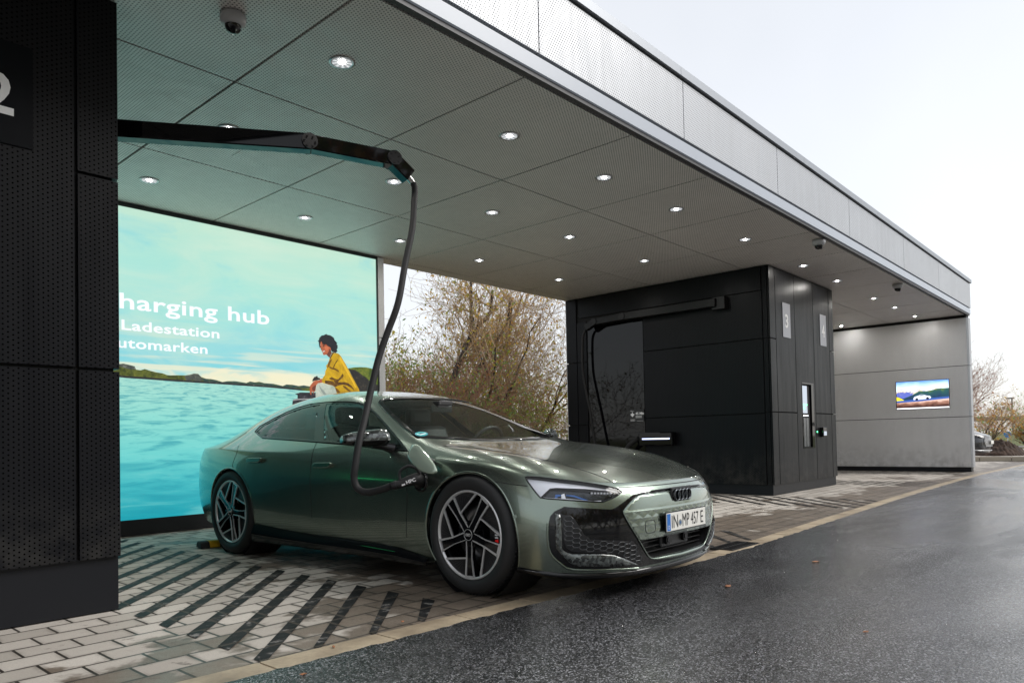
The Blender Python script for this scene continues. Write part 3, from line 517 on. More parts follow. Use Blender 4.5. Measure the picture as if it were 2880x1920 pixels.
AD = {'h2': [(5.395, 2.2685), (5.3808, 2.2752), (5.3937, 2.282), (5.4002, 2.2888), (5.3985, 2.2956), (5.4049, 2.3012), (5.4058, 2.3095), (5.4037, 2.3193), (5.4174, 2.3214), (5.4167, 2.3329), (5.4297, 2.3349), (5.4302, 2.3455), (5.4426, 2.3479), (5.4491, 2.3575), (5.4594, 2.3548), (5.4686, 2.3559), (5.4771, 2.3591), (5.4836, 2.3658), (5.4925, 2.3653), (5.4977, 2.376), (5.5085, 2.3702), (5.5212, 2.3827), (5.5251, 2.3702), (5.5342, 2.3724), (5.5398, 2.365), (5.5473, 2.3708), (5.5556, 2.3681), (5.5638, 2.3666), (5.5715, 2.3706), (5.5758, 2.3647), (5.5848, 2.3645), (5.592, 2.3621), (5.5967, 2.3567), (5.6072, 2.354), (5.6143, 2.3478), (5.625, 2.3452), (5.6281, 2.335), (5.6396, 2.3316), (5.6377, 2.3209), (5.6392, 2.3121), (5.6468, 2.3066), (5.6547, 2.3019), (5.6576, 2.2938), (5.6688, 2.2913), (5.6688, 2.2812), (5.6874, 2.278), (5.6753, 2.2657), (5.6755, 2.2571), (5.6779, 2.2491), (5.6937, 2.246), (5.6834, 2.2363), (5.6935, 2.2318), (5.6839, 2.2222), (5.6956, 2.2123), (5.6811, 2.2064), (5.6882, 2.1972), (5.6737, 2.1913), (5.677, 2.182), (5.6766, 2.1724), (5.6892, 2.1638), (5.673, 2.153), (5.6671, 2.1502), (5.6628, 2.145), (5.6612, 2.1359), (5.6503, 2.1403), (5.643, 2.1376), (5.6402, 2.1426), (5.6332, 2.1405), (5.6313, 2.1471), (5.6058, 2.1479), (5.587, 2.1628), (5.5813, 2.2003), (5.5562, 2.2146), (5.5312, 2.2234), (5.5126, 2.2408), (5.4751, 2.2403), (5.4532, 2.2385), (5.4474, 2.2595), (5.4353, 2.2773), (5.4225, 2.252), (5.4189, 2.2249), (5.4216, 2.1983), (5.4152, 2.1844), (5.405, 2.2023), (5.4006, 2.2341)],
  'face': [(5.4226, 2.2574), (5.4372, 2.2802), (5.4535, 2.2547), (5.4751, 2.243), (5.5158, 2.2438), (5.5375, 2.2239), (5.5815, 2.2139), (5.5887, 2.1901), (5.5844, 2.1626), (5.5992, 2.1365), (5.5797, 2.1079), (5.5633, 2.0714), (5.5476, 2.0785), (5.5166, 2.1033), (5.5041, 2.1051), (5.4727, 2.0958), (5.4616, 2.1073), (5.4576, 2.1286), (5.4424, 2.1489), (5.4353, 2.1672), (5.4274, 2.1746), (5.4245, 2.1905), (5.4218, 2.209), (5.4252, 2.2308)],
  'blush': [(5.4902, 2.2146), (5.531, 2.2153), (5.5464, 2.1921), (5.5301, 2.1638), (5.5051, 2.1672), (5.4867, 2.1874)],
  'shadow': [(5.5558, 2.1875), (5.5844, 2.1626), (5.596, 2.1335), (5.5797, 2.1079), (5.5633, 2.0714), (5.5476, 2.0785), (5.5166, 2.1033), (5.5359, 2.1318), (5.552, 2.1546)],
  'eye': [(5.4592, 2.2202), (5.4811, 2.2301), (5.4904, 2.2227), (5.4746, 2.2123), (5.459, 2.2121)],
  'eye2': [(5.4217, 2.2064), (5.4342, 2.2101), (5.4384, 2.2023), (5.4259, 2.196)],
  'brow': [(5.4531, 2.2304), (5.4813, 2.242), (5.5, 2.2343), (5.4781, 2.2352), (5.4561, 2.2253)],
  'mouth': [(5.4536, 2.1471), (5.4736, 2.1529), (5.4937, 2.1599), (5.486, 2.1469), (5.4702, 2.1349), (5.4578, 2.1367)],
  'lips': [(5.4474, 2.1509), (5.4737, 2.1594), (5.5019, 2.1648), (5.489, 2.1417), (5.4701, 2.1268), (5.4546, 2.131)],
  'nose': [(5.4305, 2.1775), (5.4461, 2.1842), (5.4521, 2.1712), (5.4377, 2.162)],
  'jacket': [(5.5631, 2.0633), (5.586, 2.1084), (5.6183, 2.1325), (5.6535, 2.1378), (5.6824, 2.1373), (5.7144, 2.1232), (5.7463, 2.0925), (5.7749, 2.0505), (5.81, 2.0032), (5.8484, 1.9447), (5.887, 1.8803), (5.9323, 1.8104), (5.9779, 1.74), (6.0173, 1.6801), (6.0335, 1.6415), (6.023, 1.6243), (5.9622, 1.6167), (5.8953, 1.6088), (5.7634, 1.5934), (5.6727, 1.5806), (5.6605, 1.6172), (5.636, 1.6817), (5.5981, 1.7018), (5.5476, 1.7079), (5.4852, 1.724), (5.4386, 1.7327), (5.4362, 1.7701), (5.4521, 1.7977), (5.4871, 1.8398), (5.491, 1.8858), (5.5136, 1.9249), (5.5048, 1.9621), (5.527, 1.9797), (5.5466, 2.0188)],
  'collar': [(5.5567, 2.0574), (5.5731, 2.0911), (5.5927, 2.1251), (5.6057, 2.1452), (5.644, 2.1426), (5.6181, 2.1243), (5.5888, 2.0814), (5.5788, 2.0535)],
  'f1': [(5.6086, 1.9414), (5.6284, 1.9807), (5.6547, 2.0205), (5.6907, 2.0612), (5.6871, 2.0391), (5.6543, 1.9987), (5.6344, 1.9593), (5.618, 1.9338)],
  'f2': [(5.5518, 1.9542), (5.6022, 1.9383), (5.6404, 1.9351), (5.6914, 1.9135), (5.707, 1.887), (5.6909, 1.8861), (5.64, 1.9106), (5.5828, 1.9208), (5.5515, 1.9379)],
  'f3': [(5.4852, 1.724), (5.4795, 1.7614), (5.5486, 1.7647), (5.6055, 1.7619), (5.6368, 1.7307), (5.6756, 1.7488), (5.7338, 1.7514), (5.786, 1.7592), (5.8579, 1.7404), (5.9038, 1.709), (5.9364, 1.6714), (5.9493, 1.6441), (5.8966, 1.681), (5.831, 1.7116), (5.7657, 1.7198), (5.7136, 1.7121), (5.6618, 1.6936), (5.636, 1.6817), (5.5981, 1.7018), (5.5476, 1.7079)],
  'f4': [(5.7553, 1.8677), (5.7776, 1.8414), (5.7542, 1.8072), (5.7018, 1.7718), (5.6753, 1.7324), (5.6369, 1.7361), (5.612, 1.7676), (5.6505, 1.7803), (5.6957, 1.7934), (5.7352, 1.8337)],
  'f5': [(5.5401, 2.0076), (5.5787, 2.0481), (5.5977, 2.0494), (5.5715, 1.9988), (5.5518, 1.9542), (5.5326, 1.9368), (5.52, 1.9361)],
  'f6': [(5.6359, 1.6762), (5.6741, 1.6614), (5.7185, 1.6193), (5.6987, 1.5967), (5.6605, 1.6172)],
  'f7': [(5.5427, 1.7914), (5.5874, 1.8153), (5.638, 1.7961), (5.6764, 1.7925), (5.6312, 1.774), (5.5866, 1.7719)],
  'f8': [(5.7525, 1.7083), (5.8045, 1.6994), (5.8891, 1.6363), (5.9287, 1.6183), (5.869, 1.6245), (5.7974, 1.6661)],
  'hl': [(5.7205, 2.1017), (5.7522, 2.06), (5.8095, 1.9755), (5.8736, 1.8741), (5.9318, 1.7825), (5.9837, 1.69), (5.9634, 1.6836), (5.9051, 1.7813), (5.8405, 1.8723), (5.7703, 1.9786), (5.7197, 2.0577)],
  'forearm': [(5.4386, 1.7327), (5.4364, 1.7862), (5.4115, 1.7743), (5.402, 1.7605), (5.3498, 1.758), (5.313, 1.743), (5.2944, 1.721), (5.2637, 1.6879), (5.254, 1.6452), (5.2563, 1.6031), (5.2648, 1.5674), (5.2799, 1.5679), (5.2804, 1.5986), (5.2987, 1.6099), (5.3135, 1.5865), (5.3228, 1.5948), (5.3109, 1.6103), (5.3383, 1.6113), (5.3452, 1.6594), (5.3549, 1.697), (5.3799, 1.7221)],
  'handshadow': [(5.2936, 1.668), (5.3304, 1.6907), (5.3488, 1.6968), (5.3452, 1.6594), (5.3384, 1.6219), (5.305, 1.6207), (5.2871, 1.6412)],
  'cuff': [(5.402, 1.7605), (5.4147, 1.7798), (5.4364, 1.7862), (5.4387, 1.7354), (5.4108, 1.7342)],
  'trousers': [(5.3452, 1.6594), (5.3581, 1.7025), (5.3861, 1.725), (5.4169, 1.7291), (5.4727, 1.7235), (5.535, 1.7046), (5.5981, 1.6991), (5.636, 1.6817), (5.6605, 1.6172), (5.6759, 1.5807), (5.6746, 1.5086), (5.3395, 1.4997), (5.3425, 1.6061)],
  'tfold': [(5.3979, 1.6988), (5.422, 1.6624), (5.471, 1.6213), (5.5077, 1.5753), (5.4639, 1.5739), (5.4275, 1.6198), (5.4035, 1.6617)],
  'bush': [(5.2948, 1.7422), (5.3044, 1.7745), (5.3292, 1.8023), (5.3506, 1.8087), (5.3692, 1.8203), (5.3811, 1.7995), (5.4118, 1.7904), (5.4176, 1.7693), (5.3498, 1.758)],
  'jetty': [(5.0057, 1.4743), (5.0135, 1.501), (5.077, 1.516), (5.0777, 1.5593), (5.0406, 1.5714), (5.1195, 1.594), (5.3418, 1.5983), (5.3806, 1.5792), (5.4247, 1.3893), (4.997, 1.3816)],
  'jettyl': [(5.0059, 1.4823), (5.0135, 1.501), (5.077, 1.5127), (5.3484, 1.5238), (5.3481, 1.5102), (5.0804, 1.4962)],
  'hillR': [(5.8548, 1.9448), (5.9529, 1.9649), (6.0567, 1.9747), (6.1531, 1.9769), (6.2417, 1.9677), (6.3131, 1.9463), (6.3942, 1.9141), (6.3884, 1.627), (6.0326, 1.6221), (5.9663, 1.7624)],
  'bushR': [(5.8548, 1.9448), (5.9011, 1.9298), (5.9609, 1.9332), (6.0293, 1.9013), (6.0808, 1.8682), (6.159, 1.8289), (6.2202, 1.7811), (6.2734, 1.7616), (6.3905, 1.73), (6.3869, 1.5535), (6.0052, 1.5426), (5.9663, 1.7624)],
  'hillL': [(2.7126, 1.8528), (2.7874, 1.8389), (2.8692, 1.838), (2.9462, 1.8174), (2.9943, 1.8269), (3.0489, 1.8174), (3.1101, 1.805), (3.1253, 1.7701), (3.1718, 1.7662), (3.2158, 1.7819), (3.2726, 1.7654), (3.3365, 1.7523), (3.4011, 1.7459), (3.4533, 1.7285), (3.4929, 1.7272), (3.5663, 1.7331), (3.6543, 1.7356), (3.7023, 1.745), (3.7508, 1.7614), (3.7996, 1.7605), (3.8343, 1.7276), (3.8908, 1.7095), (3.9479, 1.7087), (4.0201, 1.6981), (4.0857, 1.6799), (4.1525, 1.6936), (4.2426, 1.6978), (4.3185, 1.6904), (4.3878, 1.6826), (4.4347, 1.703), (4.4974, 1.6948), (4.553, 1.7047), (4.6169, 1.6912), (4.6815, 1.6806), (4.747, 1.6872), (4.7963, 1.6705), (4.8714, 1.6661), (4.9222, 1.6872), (5.0074, 1.687), (5.0936, 1.6752), (5.1726, 1.6863), (5.2558, 1.6772), (5.3416, 1.6539), (5.341, 1.6145), (5.1364, 1.6188), (4.8709, 1.6319), (4.6323, 1.6413), (4.5046, 1.6436), (4.1075, 1.6524), (3.8055, 1.6568), (3.5322, 1.6616), (3.2718, 1.6695), (3.0235, 1.675), (2.9423, 1.6813), (2.7116, 1.6897)],
  'rock1': [(2.9462, 1.8174), (2.9943, 1.8269), (3.0489, 1.8174), (3.1101, 1.805), (3.1253, 1.7701), (3.0729, 1.767), (3.0121, 1.7796), (2.964, 1.7928)],
  'rock2': [(3.6405, 1.7247), (3.7023, 1.745), (3.7508, 1.7614), (3.7996, 1.7605), (3.8343, 1.7276), (3.8622, 1.6941), (3.8057, 1.6707), (3.7362, 1.6882), (3.6673, 1.6712)],
  'farhill': [(3.8483, 1.7109), (3.8908, 1.7095), (3.9479, 1.7087), (4.0201, 1.6981), (4.0857, 1.6799), (4.1525, 1.6936), (4.2426, 1.6978), (4.3185, 1.6904), (4.3878, 1.6826), (4.4347, 1.703), (4.4974, 1.6948), (4.6169, 1.6912), (4.747, 1.6872), (4.8714, 1.6661), (4.9222, 1.6872), (5.0074, 1.687), (5.0936, 1.6752), (5.1726, 1.6863), (5.2558, 1.6772), (5.2554, 1.6545), (4.871, 1.6433), (4.5047, 1.6509), (4.1076, 1.6559), (3.8761, 1.6669)]}
# ------------------------------------------------------------------ backlit advertisement wall behind the green car
ad = empty('advertising_wall', (4.05, 8.25, 0), 0, 'large backlit turquoise picture wall with a lake and a person in a yellow jacket', 'advertising wall')
AX0, AX1, AZ0, AZ1 = 1.70, 6.352, .165, 3.512
def ab(b, x0, y0, z0, x1, y1, z1): b.box(x0 - 4.05, y0 - 8.25, z0, x1 - 4.05, y1 - 8.25, z1)
def apoly(b, pts, d): b.prism([(x - 4.05, -.004 - d, z) for x, z in pts], (0, .0008, 0))
M_FRM = M_BLACK
b = MB(); ab(b, 1.63, 8.256, 0, 6.46, 8.44, 3.555); b.build('housing', M_BLACK, ad)
b = MB(); ab(b, 1.63, 8.235, 0, 6.37, 8.254, AZ0); b.build('plinth', M_GLOSSB if 0 else M_BLACK, ad)
b = MB(); ab(b, 1.63, 8.235, AZ1, 6.37, 8.254, 3.555); ab(b, AX1, 8.232, AZ0, AX1 + .018, 8.254, AZ1); b.build('frame', mat('dark_frame', (.03, .035, .036), .4, .4), ad)
b = MB(); zz = [.02, 1.28, 2.41, 3.55]
for z0, z1 in zip(zz[:-1], zz[1:]): ab(b, 6.374, 8.23, z0 + .006, 6.475, 8.46, z1 - .006)
b.build('end_cladding', PERF_LT, ad)
EM = .57
m = mat('backlit_sky', (.02, .02, .02), .6); t = NT(m); o_ = t.obj(); x_, y_, z_ = t.sep(o_)[:3]
zn = t.math('ADD', t.maprange(z_, 1.6, 3.5), t.maprange(t.noise(t.scale(o_, (1, 1, 3.2)), .9, 4, .55, .6), .3, .7, -.10, .10))
c_ = t.ramp(zn, [(.0, (.84, .80, .56)), (.06, (.80, .78, .58)), (.11, (.22, .62, .68)), (.2, (.27, .64, .68)), (.40, (.34, .70, .66)), (.65, (.38, .72, .63)), (1, (.50, .74, .60))])
n_ = t.noise(t.scale(o_, (.55, 1, 2.0)), 1.3, 5, .6, .8); c_ = t.mix(t.maprange(n_, .45, .72, 0, .75), c_, (.58, .76, .62)); c_ = t.mix(t.maprange(n_, .25, .42, .5, 0), c_, (.17, .60, .68))
n2_ = t.noise(t.scale(o_, (.25, 1, 5)), 2.0, 4, .5, .3); low = t.maprange(z_, 1.7, 2.35, 1, 0)
c_ = t.mix(t.math('MULTIPLY', t.maprange(n2_, .5, .6, 0, .9), low), c_, (.84, .80, .58))
t.set(t.b.inputs['Emission Color'], c_); t.b.inputs['Emission Strength'].default_value = EM
b = MB(); ab(b, AX0, 8.25, AZ0, AX1, 8.2555, AZ1); pic = b.build('picture', m, ad)
m = mat('backlit_water', (.02, .02, .02), .6); t = NT(m); o_ = t.obj(); x_, y_, z_ = t.sep(o_)[:3]
# waves shrink towards the horizon: stretch grows with distance from it
dz = t.math('SUBTRACT', 1.78, z_); lg = t.math('LOGARITHM', dz, 2.718)
vec = t.comb(t.math('DIVIDE', x_, dz), t.math('MULTIPLY', lg, 7.5)); w1 = t.noise(vec, 1.6, 4, .6, .5); w2 = t.noise(vec, 5.5, 3, .6, .3)
base = t.ramp(t.maprange(z_, .16, 1.7), [(0, (.005, .33, .40)), (.25, (.05, .46, .50)), (.45, (.14, .60, .58)), (.7, (.25, .67, .60)), (1, (.38, .70, .60))])
c_ = t.mix(t.maprange(w1, .48, .64, 0, .65), base, (.005, .28, .36)); c_ = t.mix(t.maprange(w1, .28, .46, .4, 0), c_, (.24, .68, .64)); c_ = t.mix(t.maprange(w2, .60, .72, 0, .55), c_, (.03, .34, .40))
t.set(t.b.inputs['Emission Color'], c_); t.b.inputs['Emission Strength'].default_value = EM
sh = [p for p in AD['hillL'][-11:]]
b = MB(); apoly(b, [(AX0, AZ0), (AX1, AZ0), (AX1, 1.575), (sh[0][0], sh[0][1])] + sh[1:-1] + [(AX0, 1.69)], .0012); b.build('picture_water', m, pic)
def nz(name, c1, c2, sc, st=1.0, c3=None):
    st *= EM
    m = mat(name, (.02, .02, .02), .6); t = NT(m); n = t.noise(t.obj(), sc, 6, .75, .3)
    stops = [(.38, c1), (.6, c2)] + ([(.7, c3)] if c3 else []); t.set(t.b.inputs['Emission Color'], t.ramp(n, stops)); t.b.inputs['Emission Strength'].default_value = st; return m
def layer(name, keys, m, d, parent):
    b = MB()
    for k in keys: apoly(b, AD[k] if isinstance(k, str) else k, d)
    return b.build(name, m, parent)
hillpts = [(AX0, 1.69)] + [(AX0, 1.9)] + AD['hillL']
layer('picture_hills', [hillpts], nz('bl_hills', (.015, .03, .008), (.13, .15, .02), 9, 1.0, (.28, .20, .07)), .002, pic)
layer('picture_far_hills', ['farhill'], nz('bl_far', (.01, .045, .055), (.05, .09, .05), 14, 1.0, (.20, .12, .05)), .003, pic)
layer('picture_rocks', ['rock1', 'rock2'], nz('bl_rock', (.03, .04, .04), (.10, .11, .09), 22, 1.0, (.35, .36, .33)), .004, pic)
shl = AD['hillL'][-11:]; band = [(x, z) for x, z in shl] + [(x, z + .022) for x, z in shl[::-1]]
layer('picture_shoreline', [band], nz('bl_shore', (.008, .012, .02), (.03, .03, .03), 25, 1.0, (.30, .28, .25)), .005, pic)
layer('picture_green_hill', ['hillR'], nz('bl_hillr', (.03, .07, .008), (.16, .20, .02), 14, 1.0, (.26, .13, .05)), .002, pic)
layer('picture_dark_bushes', ['bushR', 'bush'], nz('bl_bush', (.006, .008, .012), (.03, .028, .022), 30, 1.0, (.30, .20, .15)), .003, pic)
layer('picture_jetty', ['jetty'], nz('bl_jetty', (.006, .006, .012), (.03, .03, .04), 18, 1.0, (.35, .36, .36)), .003, pic)
layer('picture_jetty_edge', ['jettyl'], emit('bl_jettyedge', (.30, .30, .30), 1.0 * EM), .0045, pic)
# pictured person: flat printed figure
pp = layer('pictured_person', ['forearm', 'face'], nz('bl_skin', (.36, .085, .035), (.52, .14, .06), 12, .95), .005, pic)
layer('skin_shade', ['shadow', 'handshadow', 'nose'], emit('bl_skin2', (.13, .026, .012), 1.0 * EM), .006, pp)
layer('cheek', ['blush'], emit('bl_skin3', (.60, .15, .06), 1.0 * EM), .006, pp)
layer('lips', ['lips'], emit('bl_lips', (.30, .05, .04), 1.0 * EM), .0065, pp)
layer('smile', ['mouth'], emit('bl_teeth', (.72, .60, .52), 1.0 * EM), .0075, pp)
layer('eyes', ['eye', 'eye2', 'brow'], emit('bl_eye', (.015, .006, .008), 1.0 * EM), .0075, pp)
layer('hair', ['h2'], nz('bl_hair', (.004, .006, .012), (.012, .014, .022), 30, 1.0), .0085, pp)
layer('trousers', ['trousers'], nz('bl_trousers', (.36, .43, .36), (.60, .66, .56), 5, .9), .006, pp)
layer('trouser_fold', ['tfold'], emit('bl_tr2', (.24, .29, .26), 1.0 * EM), .007, pp)
jk = layer('jacket', ['jacket'], nz('bl_jacket', (.42, .24, .004), (.68, .42, .006), 7, .95), .008, pp)
layer('jacket_folds', ['f1', 'f2', 'f3', 'f4', 'f5', 'f6', 'f7', 'f8', 'collar'], nz('bl_jfold', (.06, .022, .006), (.20, .09, .004), 9, 1.0), .0095, jk)
layer('jacket_light', ['hl'], emit('bl_jhl', (.80, .48, .01), .95 * EM), .0092, jk)
layer('cuff', ['cuff'], emit('bl_cuff', (.42, .09, .04), 1.0 * EM), .009, jk)
M_ADT = emit('backlit_lettering', (.84, .89, .95), .62)
RZ = Matrix.Rotation(R(90), 4, 'X')
def fit_text(s, x_right, z_base, width, height, name):
    o = text_mesh(s, 1.0, name, M_ADT, ad, Matrix.Identity(4), .0, 1.0, .008, 'LEFT', 1.04)
    xs_ = [v.co.x for v in o.data.vertices]; return o, min(xs_), max(xs_)
def bold(me, d):
    bm = bmesh.new(); bm.from_mesh(me); base = bm.faces[:]
    for k, (dx, dy) in enumerate(((d, 0), (-d, 0), (0, d), (0, -d), (d * .7, d * .7), (-d * .7, d * .7), (d * .7, -d * .7), (-d * .7, -d * .7))):
        r_ = bmesh.ops.duplicate(bm, geom=base); bmesh.ops.translate(bm, vec=(dx, dy, .0004 * (k + 1)), verts=[g for g in r_['geom'] if isinstance(g, bmesh.types.BMVert)])
    bm.to_mesh(me); bm.free()
def ad_text(s, tail, x_left_tail, x_right, z_base, cap, name):
    """place the line so that its visible tail spans x_left_tail..x_right"""
    full, f0, f1 = fit_text(s, 0, 0, 0, 0, name); tl, t0, t1 = fit_text(tail, 0, 0, 0, 0, 'tmp'); bpy.data.objects.remove(tl)
    sx = (x_right - x_left_tail) / (t1 - t0); sz = cap
    bold(full.data, .008); full.data.transform(Matrix.Translation((x_right - 4.05 - f1 * sx, -.0065, z_base)) @ RZ @ Matrix.Diagonal((sx, sz, 1, 1))); return full
ad_text('Audi charging hub', 'harging hub', 2.966, 4.695, 2.418, .235, 'lettering')
ad_text('Premium-Ladestation', 'Ladestation', 2.983, 4.054, 2.190, .152, 'lettering')
ad_text('für alle Automarken', 'utomarken', 2.943, 3.91, 1.998, .152, 'lettering')

# ------------------------------------------------------------------ arm of the near box, its cable and the plug in the car
O2 = (1.64, 5.09, 3.0)
aL = empty('cable_boom', O2, 0, 'long black charging arm swung out over the green car', 'charging arm')
b = MB(); b.box(-.01, -.12, -.12, .10, .12, .12); b.build('wall_bracket', M_BLACK, aL, .006)
b = MB(); b.cyl((.10, 0, -.12), (.10, 0, .12), .06, n=20); b.build('pivot', M_BLACK, aL)
J1 = (2.84, 4.43, 3.035); J2 = (3.41, 4.215, 3.015)
arm_mesh(aL, rel([(1.72, 5.06, 2.985), J1, J2, (3.525, 4.185, 2.925)], O2), .10, .115)
b = MB(); b.cyl(rel([(3.53, 4.183, 2.92)], O2)[0], rel([(3.565, 4.175, 2.885)], O2)[0], .026, n=6); b.cyl(rel([(3.55, 4.178, 2.9)], O2)[0], rel([(3.575, 4.172, 2.876)], O2)[0], .020, n=16); b.build('cable_gland', M_STEEL, aL)
# ------------------------------------------------------------------ car body: half cage (forward, right, up), mirrored and subdivided
ROW = {
 'A': [(0.885,0,0.155),(0.872,0.26,0.155),(0.832,0.48,0.155),(0.76,0.67,0.16),(0.64,0.83,0.165),(0.48,0.9,0.17),(0.28,0.91,0.17),(0.0,0.92,0.165),(-0.28,0.915,0.16),(-0.55,0.9,0.155),(-0.85,0.885,0.155),(-1.2,0.875,0.155),(-1.6,0.875,0.158),(-2.0,0.88,0.165),(-2.4,0.9,0.175),(-2.8,0.92,0.19),(-3.15,0.915,0.21),(-3.485,0.875,0.235),(-3.73,0.78,0.25),(-3.87,0.62,0.26),(-3.94,0.44,0.26),(-3.97,0.24,0.26),(-3.98,0,0.26)],
 'B': [(0.925,0,0.27),(0.914,0.26,0.27),(0.872,0.48,0.27),(0.795,0.68,0.28),(0.67,0.86,0.29),(0.49,0.935,0.3),(0.28,0.95,0.3),(0.0,0.958,0.3),(-0.28,0.955,0.29),(-0.55,0.945,0.28),(-0.85,0.93,0.27),(-1.2,0.925,0.265),(-1.6,0.925,0.265),(-2.0,0.93,0.28),(-2.4,0.945,0.3),(-2.8,0.962,0.32),(-3.15,0.955,0.34),(-3.495,0.91,0.37),(-3.79,0.82,0.38),(-3.95,0.64,0.38),(-4.03,0.45,0.38),(-4.06,0.24,0.38),(-4.07,0,0.38)],
 'C': [(0.93,0,0.43),(0.919,0.26,0.43),(0.877,0.48,0.43),(0.8,0.685,0.44),(0.67,0.865,0.45),(0.49,0.95,0.46),(0.28,0.968,0.47),(0.0,0.975,0.48),(-0.28,0.968,0.47),(-0.55,0.95,0.46),(-0.85,0.935,0.455),(-1.2,0.925,0.455),(-1.6,0.925,0.46),(-2.0,0.933,0.47),(-2.4,0.955,0.48),(-2.8,0.978,0.5),(-3.15,0.972,0.53),(-3.505,0.92,0.55),(-3.82,0.82,0.56),(-3.99,0.64,0.56),(-4.07,0.45,0.56),(-4.1,0.24,0.56),(-4.11,0,0.56)],
 'D': [(0.913,0,0.56),(0.902,0.26,0.56),(0.856,0.48,0.56),(0.775,0.67,0.57),(0.645,0.845,0.59),(0.465,0.93,0.615),(0.28,0.945,0.66),(0.0,0.968,0.69),(-0.28,0.965,0.68),(-0.55,0.955,0.665),(-0.85,0.945,0.66),(-1.2,0.94,0.655),(-1.6,0.94,0.66),(-2.0,0.945,0.67),(-2.4,0.958,0.69),(-2.8,0.976,0.72),(-3.15,0.968,0.73),(-3.495,0.92,0.74),(-3.8,0.82,0.745),(-3.98,0.64,0.74),(-4.07,0.45,0.74),(-4.1,0.24,0.74),(-4.11,0,0.74)],
 'D2': [(0.888,0,0.632),(0.876,0.26,0.632),(0.828,0.48,0.632),(0.745,0.665,0.64),(0.615,0.815,0.66),(0.455,0.895,0.69),(0.28,0.92,0.72),(0.0,0.945,0.765),(-0.28,0.945,0.77),(-0.55,0.935,0.765),(-0.85,0.93,0.765),(-1.2,0.928,0.765),(-1.6,0.928,0.77),(-2.0,0.933,0.78),(-2.4,0.945,0.8),(-2.8,0.96,0.82),(-3.15,0.95,0.84),(-3.495,0.9,0.85),(-3.79,0.8,0.85),(-3.96,0.63,0.85),(-4.04,0.45,0.855),(-4.08,0.24,0.86),(-4.09,0,0.86)],
 'E': [(0.862,0,0.662),(0.848,0.26,0.662),(0.795,0.48,0.662),(0.7,0.65,0.674),(0.58,0.785,0.697),(0.45,0.855,0.73),(0.28,0.885,0.775),(0.0,0.915,0.82),(-0.28,0.915,0.832),(-0.55,0.905,0.835),(-0.85,0.9,0.84),(-1.2,0.9,0.845),(-1.6,0.9,0.855),(-2.0,0.905,0.865),(-2.4,0.918,0.88),(-2.8,0.93,0.895),(-3.15,0.92,0.905),(-3.495,0.875,0.91),(-3.77,0.77,0.915),(-3.94,0.61,0.92),(-4.01,0.44,0.93),(-4.04,0.24,0.935),(-4.05,0,0.935)],
}
# top grid: per side station 5..17: columns c3 (belt / fender crown), c2 (pillar / rail), c1, c0
TOP = [
 [(.50,.70,.755),(.585,.49,.733),(.625,.26,.733),(.64,0,.735)],
 [(.28,.735,.825),(.30,.50,.798),(.32,.26,.80),(.33,0,.803)],
 [(.0,.755,.872),(.0,.50,.85),(.02,.26,.855),(.03,0,.86)],
 [(-.30,.775,.90),(-.26,.52,.887),(-.22,.27,.893),(-.20,0,.897)],
 [(-.58,.83,.905),(-.55,.765,.932),(-.46,.40,.918),(-.42,0,.922)],
 [(-.85,.862,.905),(-.87,.720,1.045),(-.77,.38,1.034),(-.74,0,1.036)],
 [(-1.2,.868,.918),(-1.17,.668,1.175),(-1.08,.36,1.178),(-1.05,0,1.184)],
 [(-1.6,.868,.932),(-1.52,.622,1.295),(-1.46,.33,1.328),(-1.44,0,1.336)],
 [(-2.0,.865,.945),(-1.98,.595,1.335),(-1.98,.32,1.388),(-1.98,0,1.400)],
 [(-2.4,.86,.960),(-2.45,.58,1.312),(-2.45,.32,1.368),(-2.45,0,1.382)],
 [(-2.8,.85,.985),(-2.88,.57,1.240),(-2.9,.31,1.308),(-2.9,0,1.325)],
 [(-3.15,.815,.99),(-3.28,.55,1.125),(-3.32,.30,1.195),(-3.33,0,1.210)],
 [(-3.45,.745,.965),(-3.62,.52,1.02),(-3.66,.28,1.065),(-3.68,0,1.075)],
]
RN = ['A', 'B', 'C', 'D', 'D2', 'E']
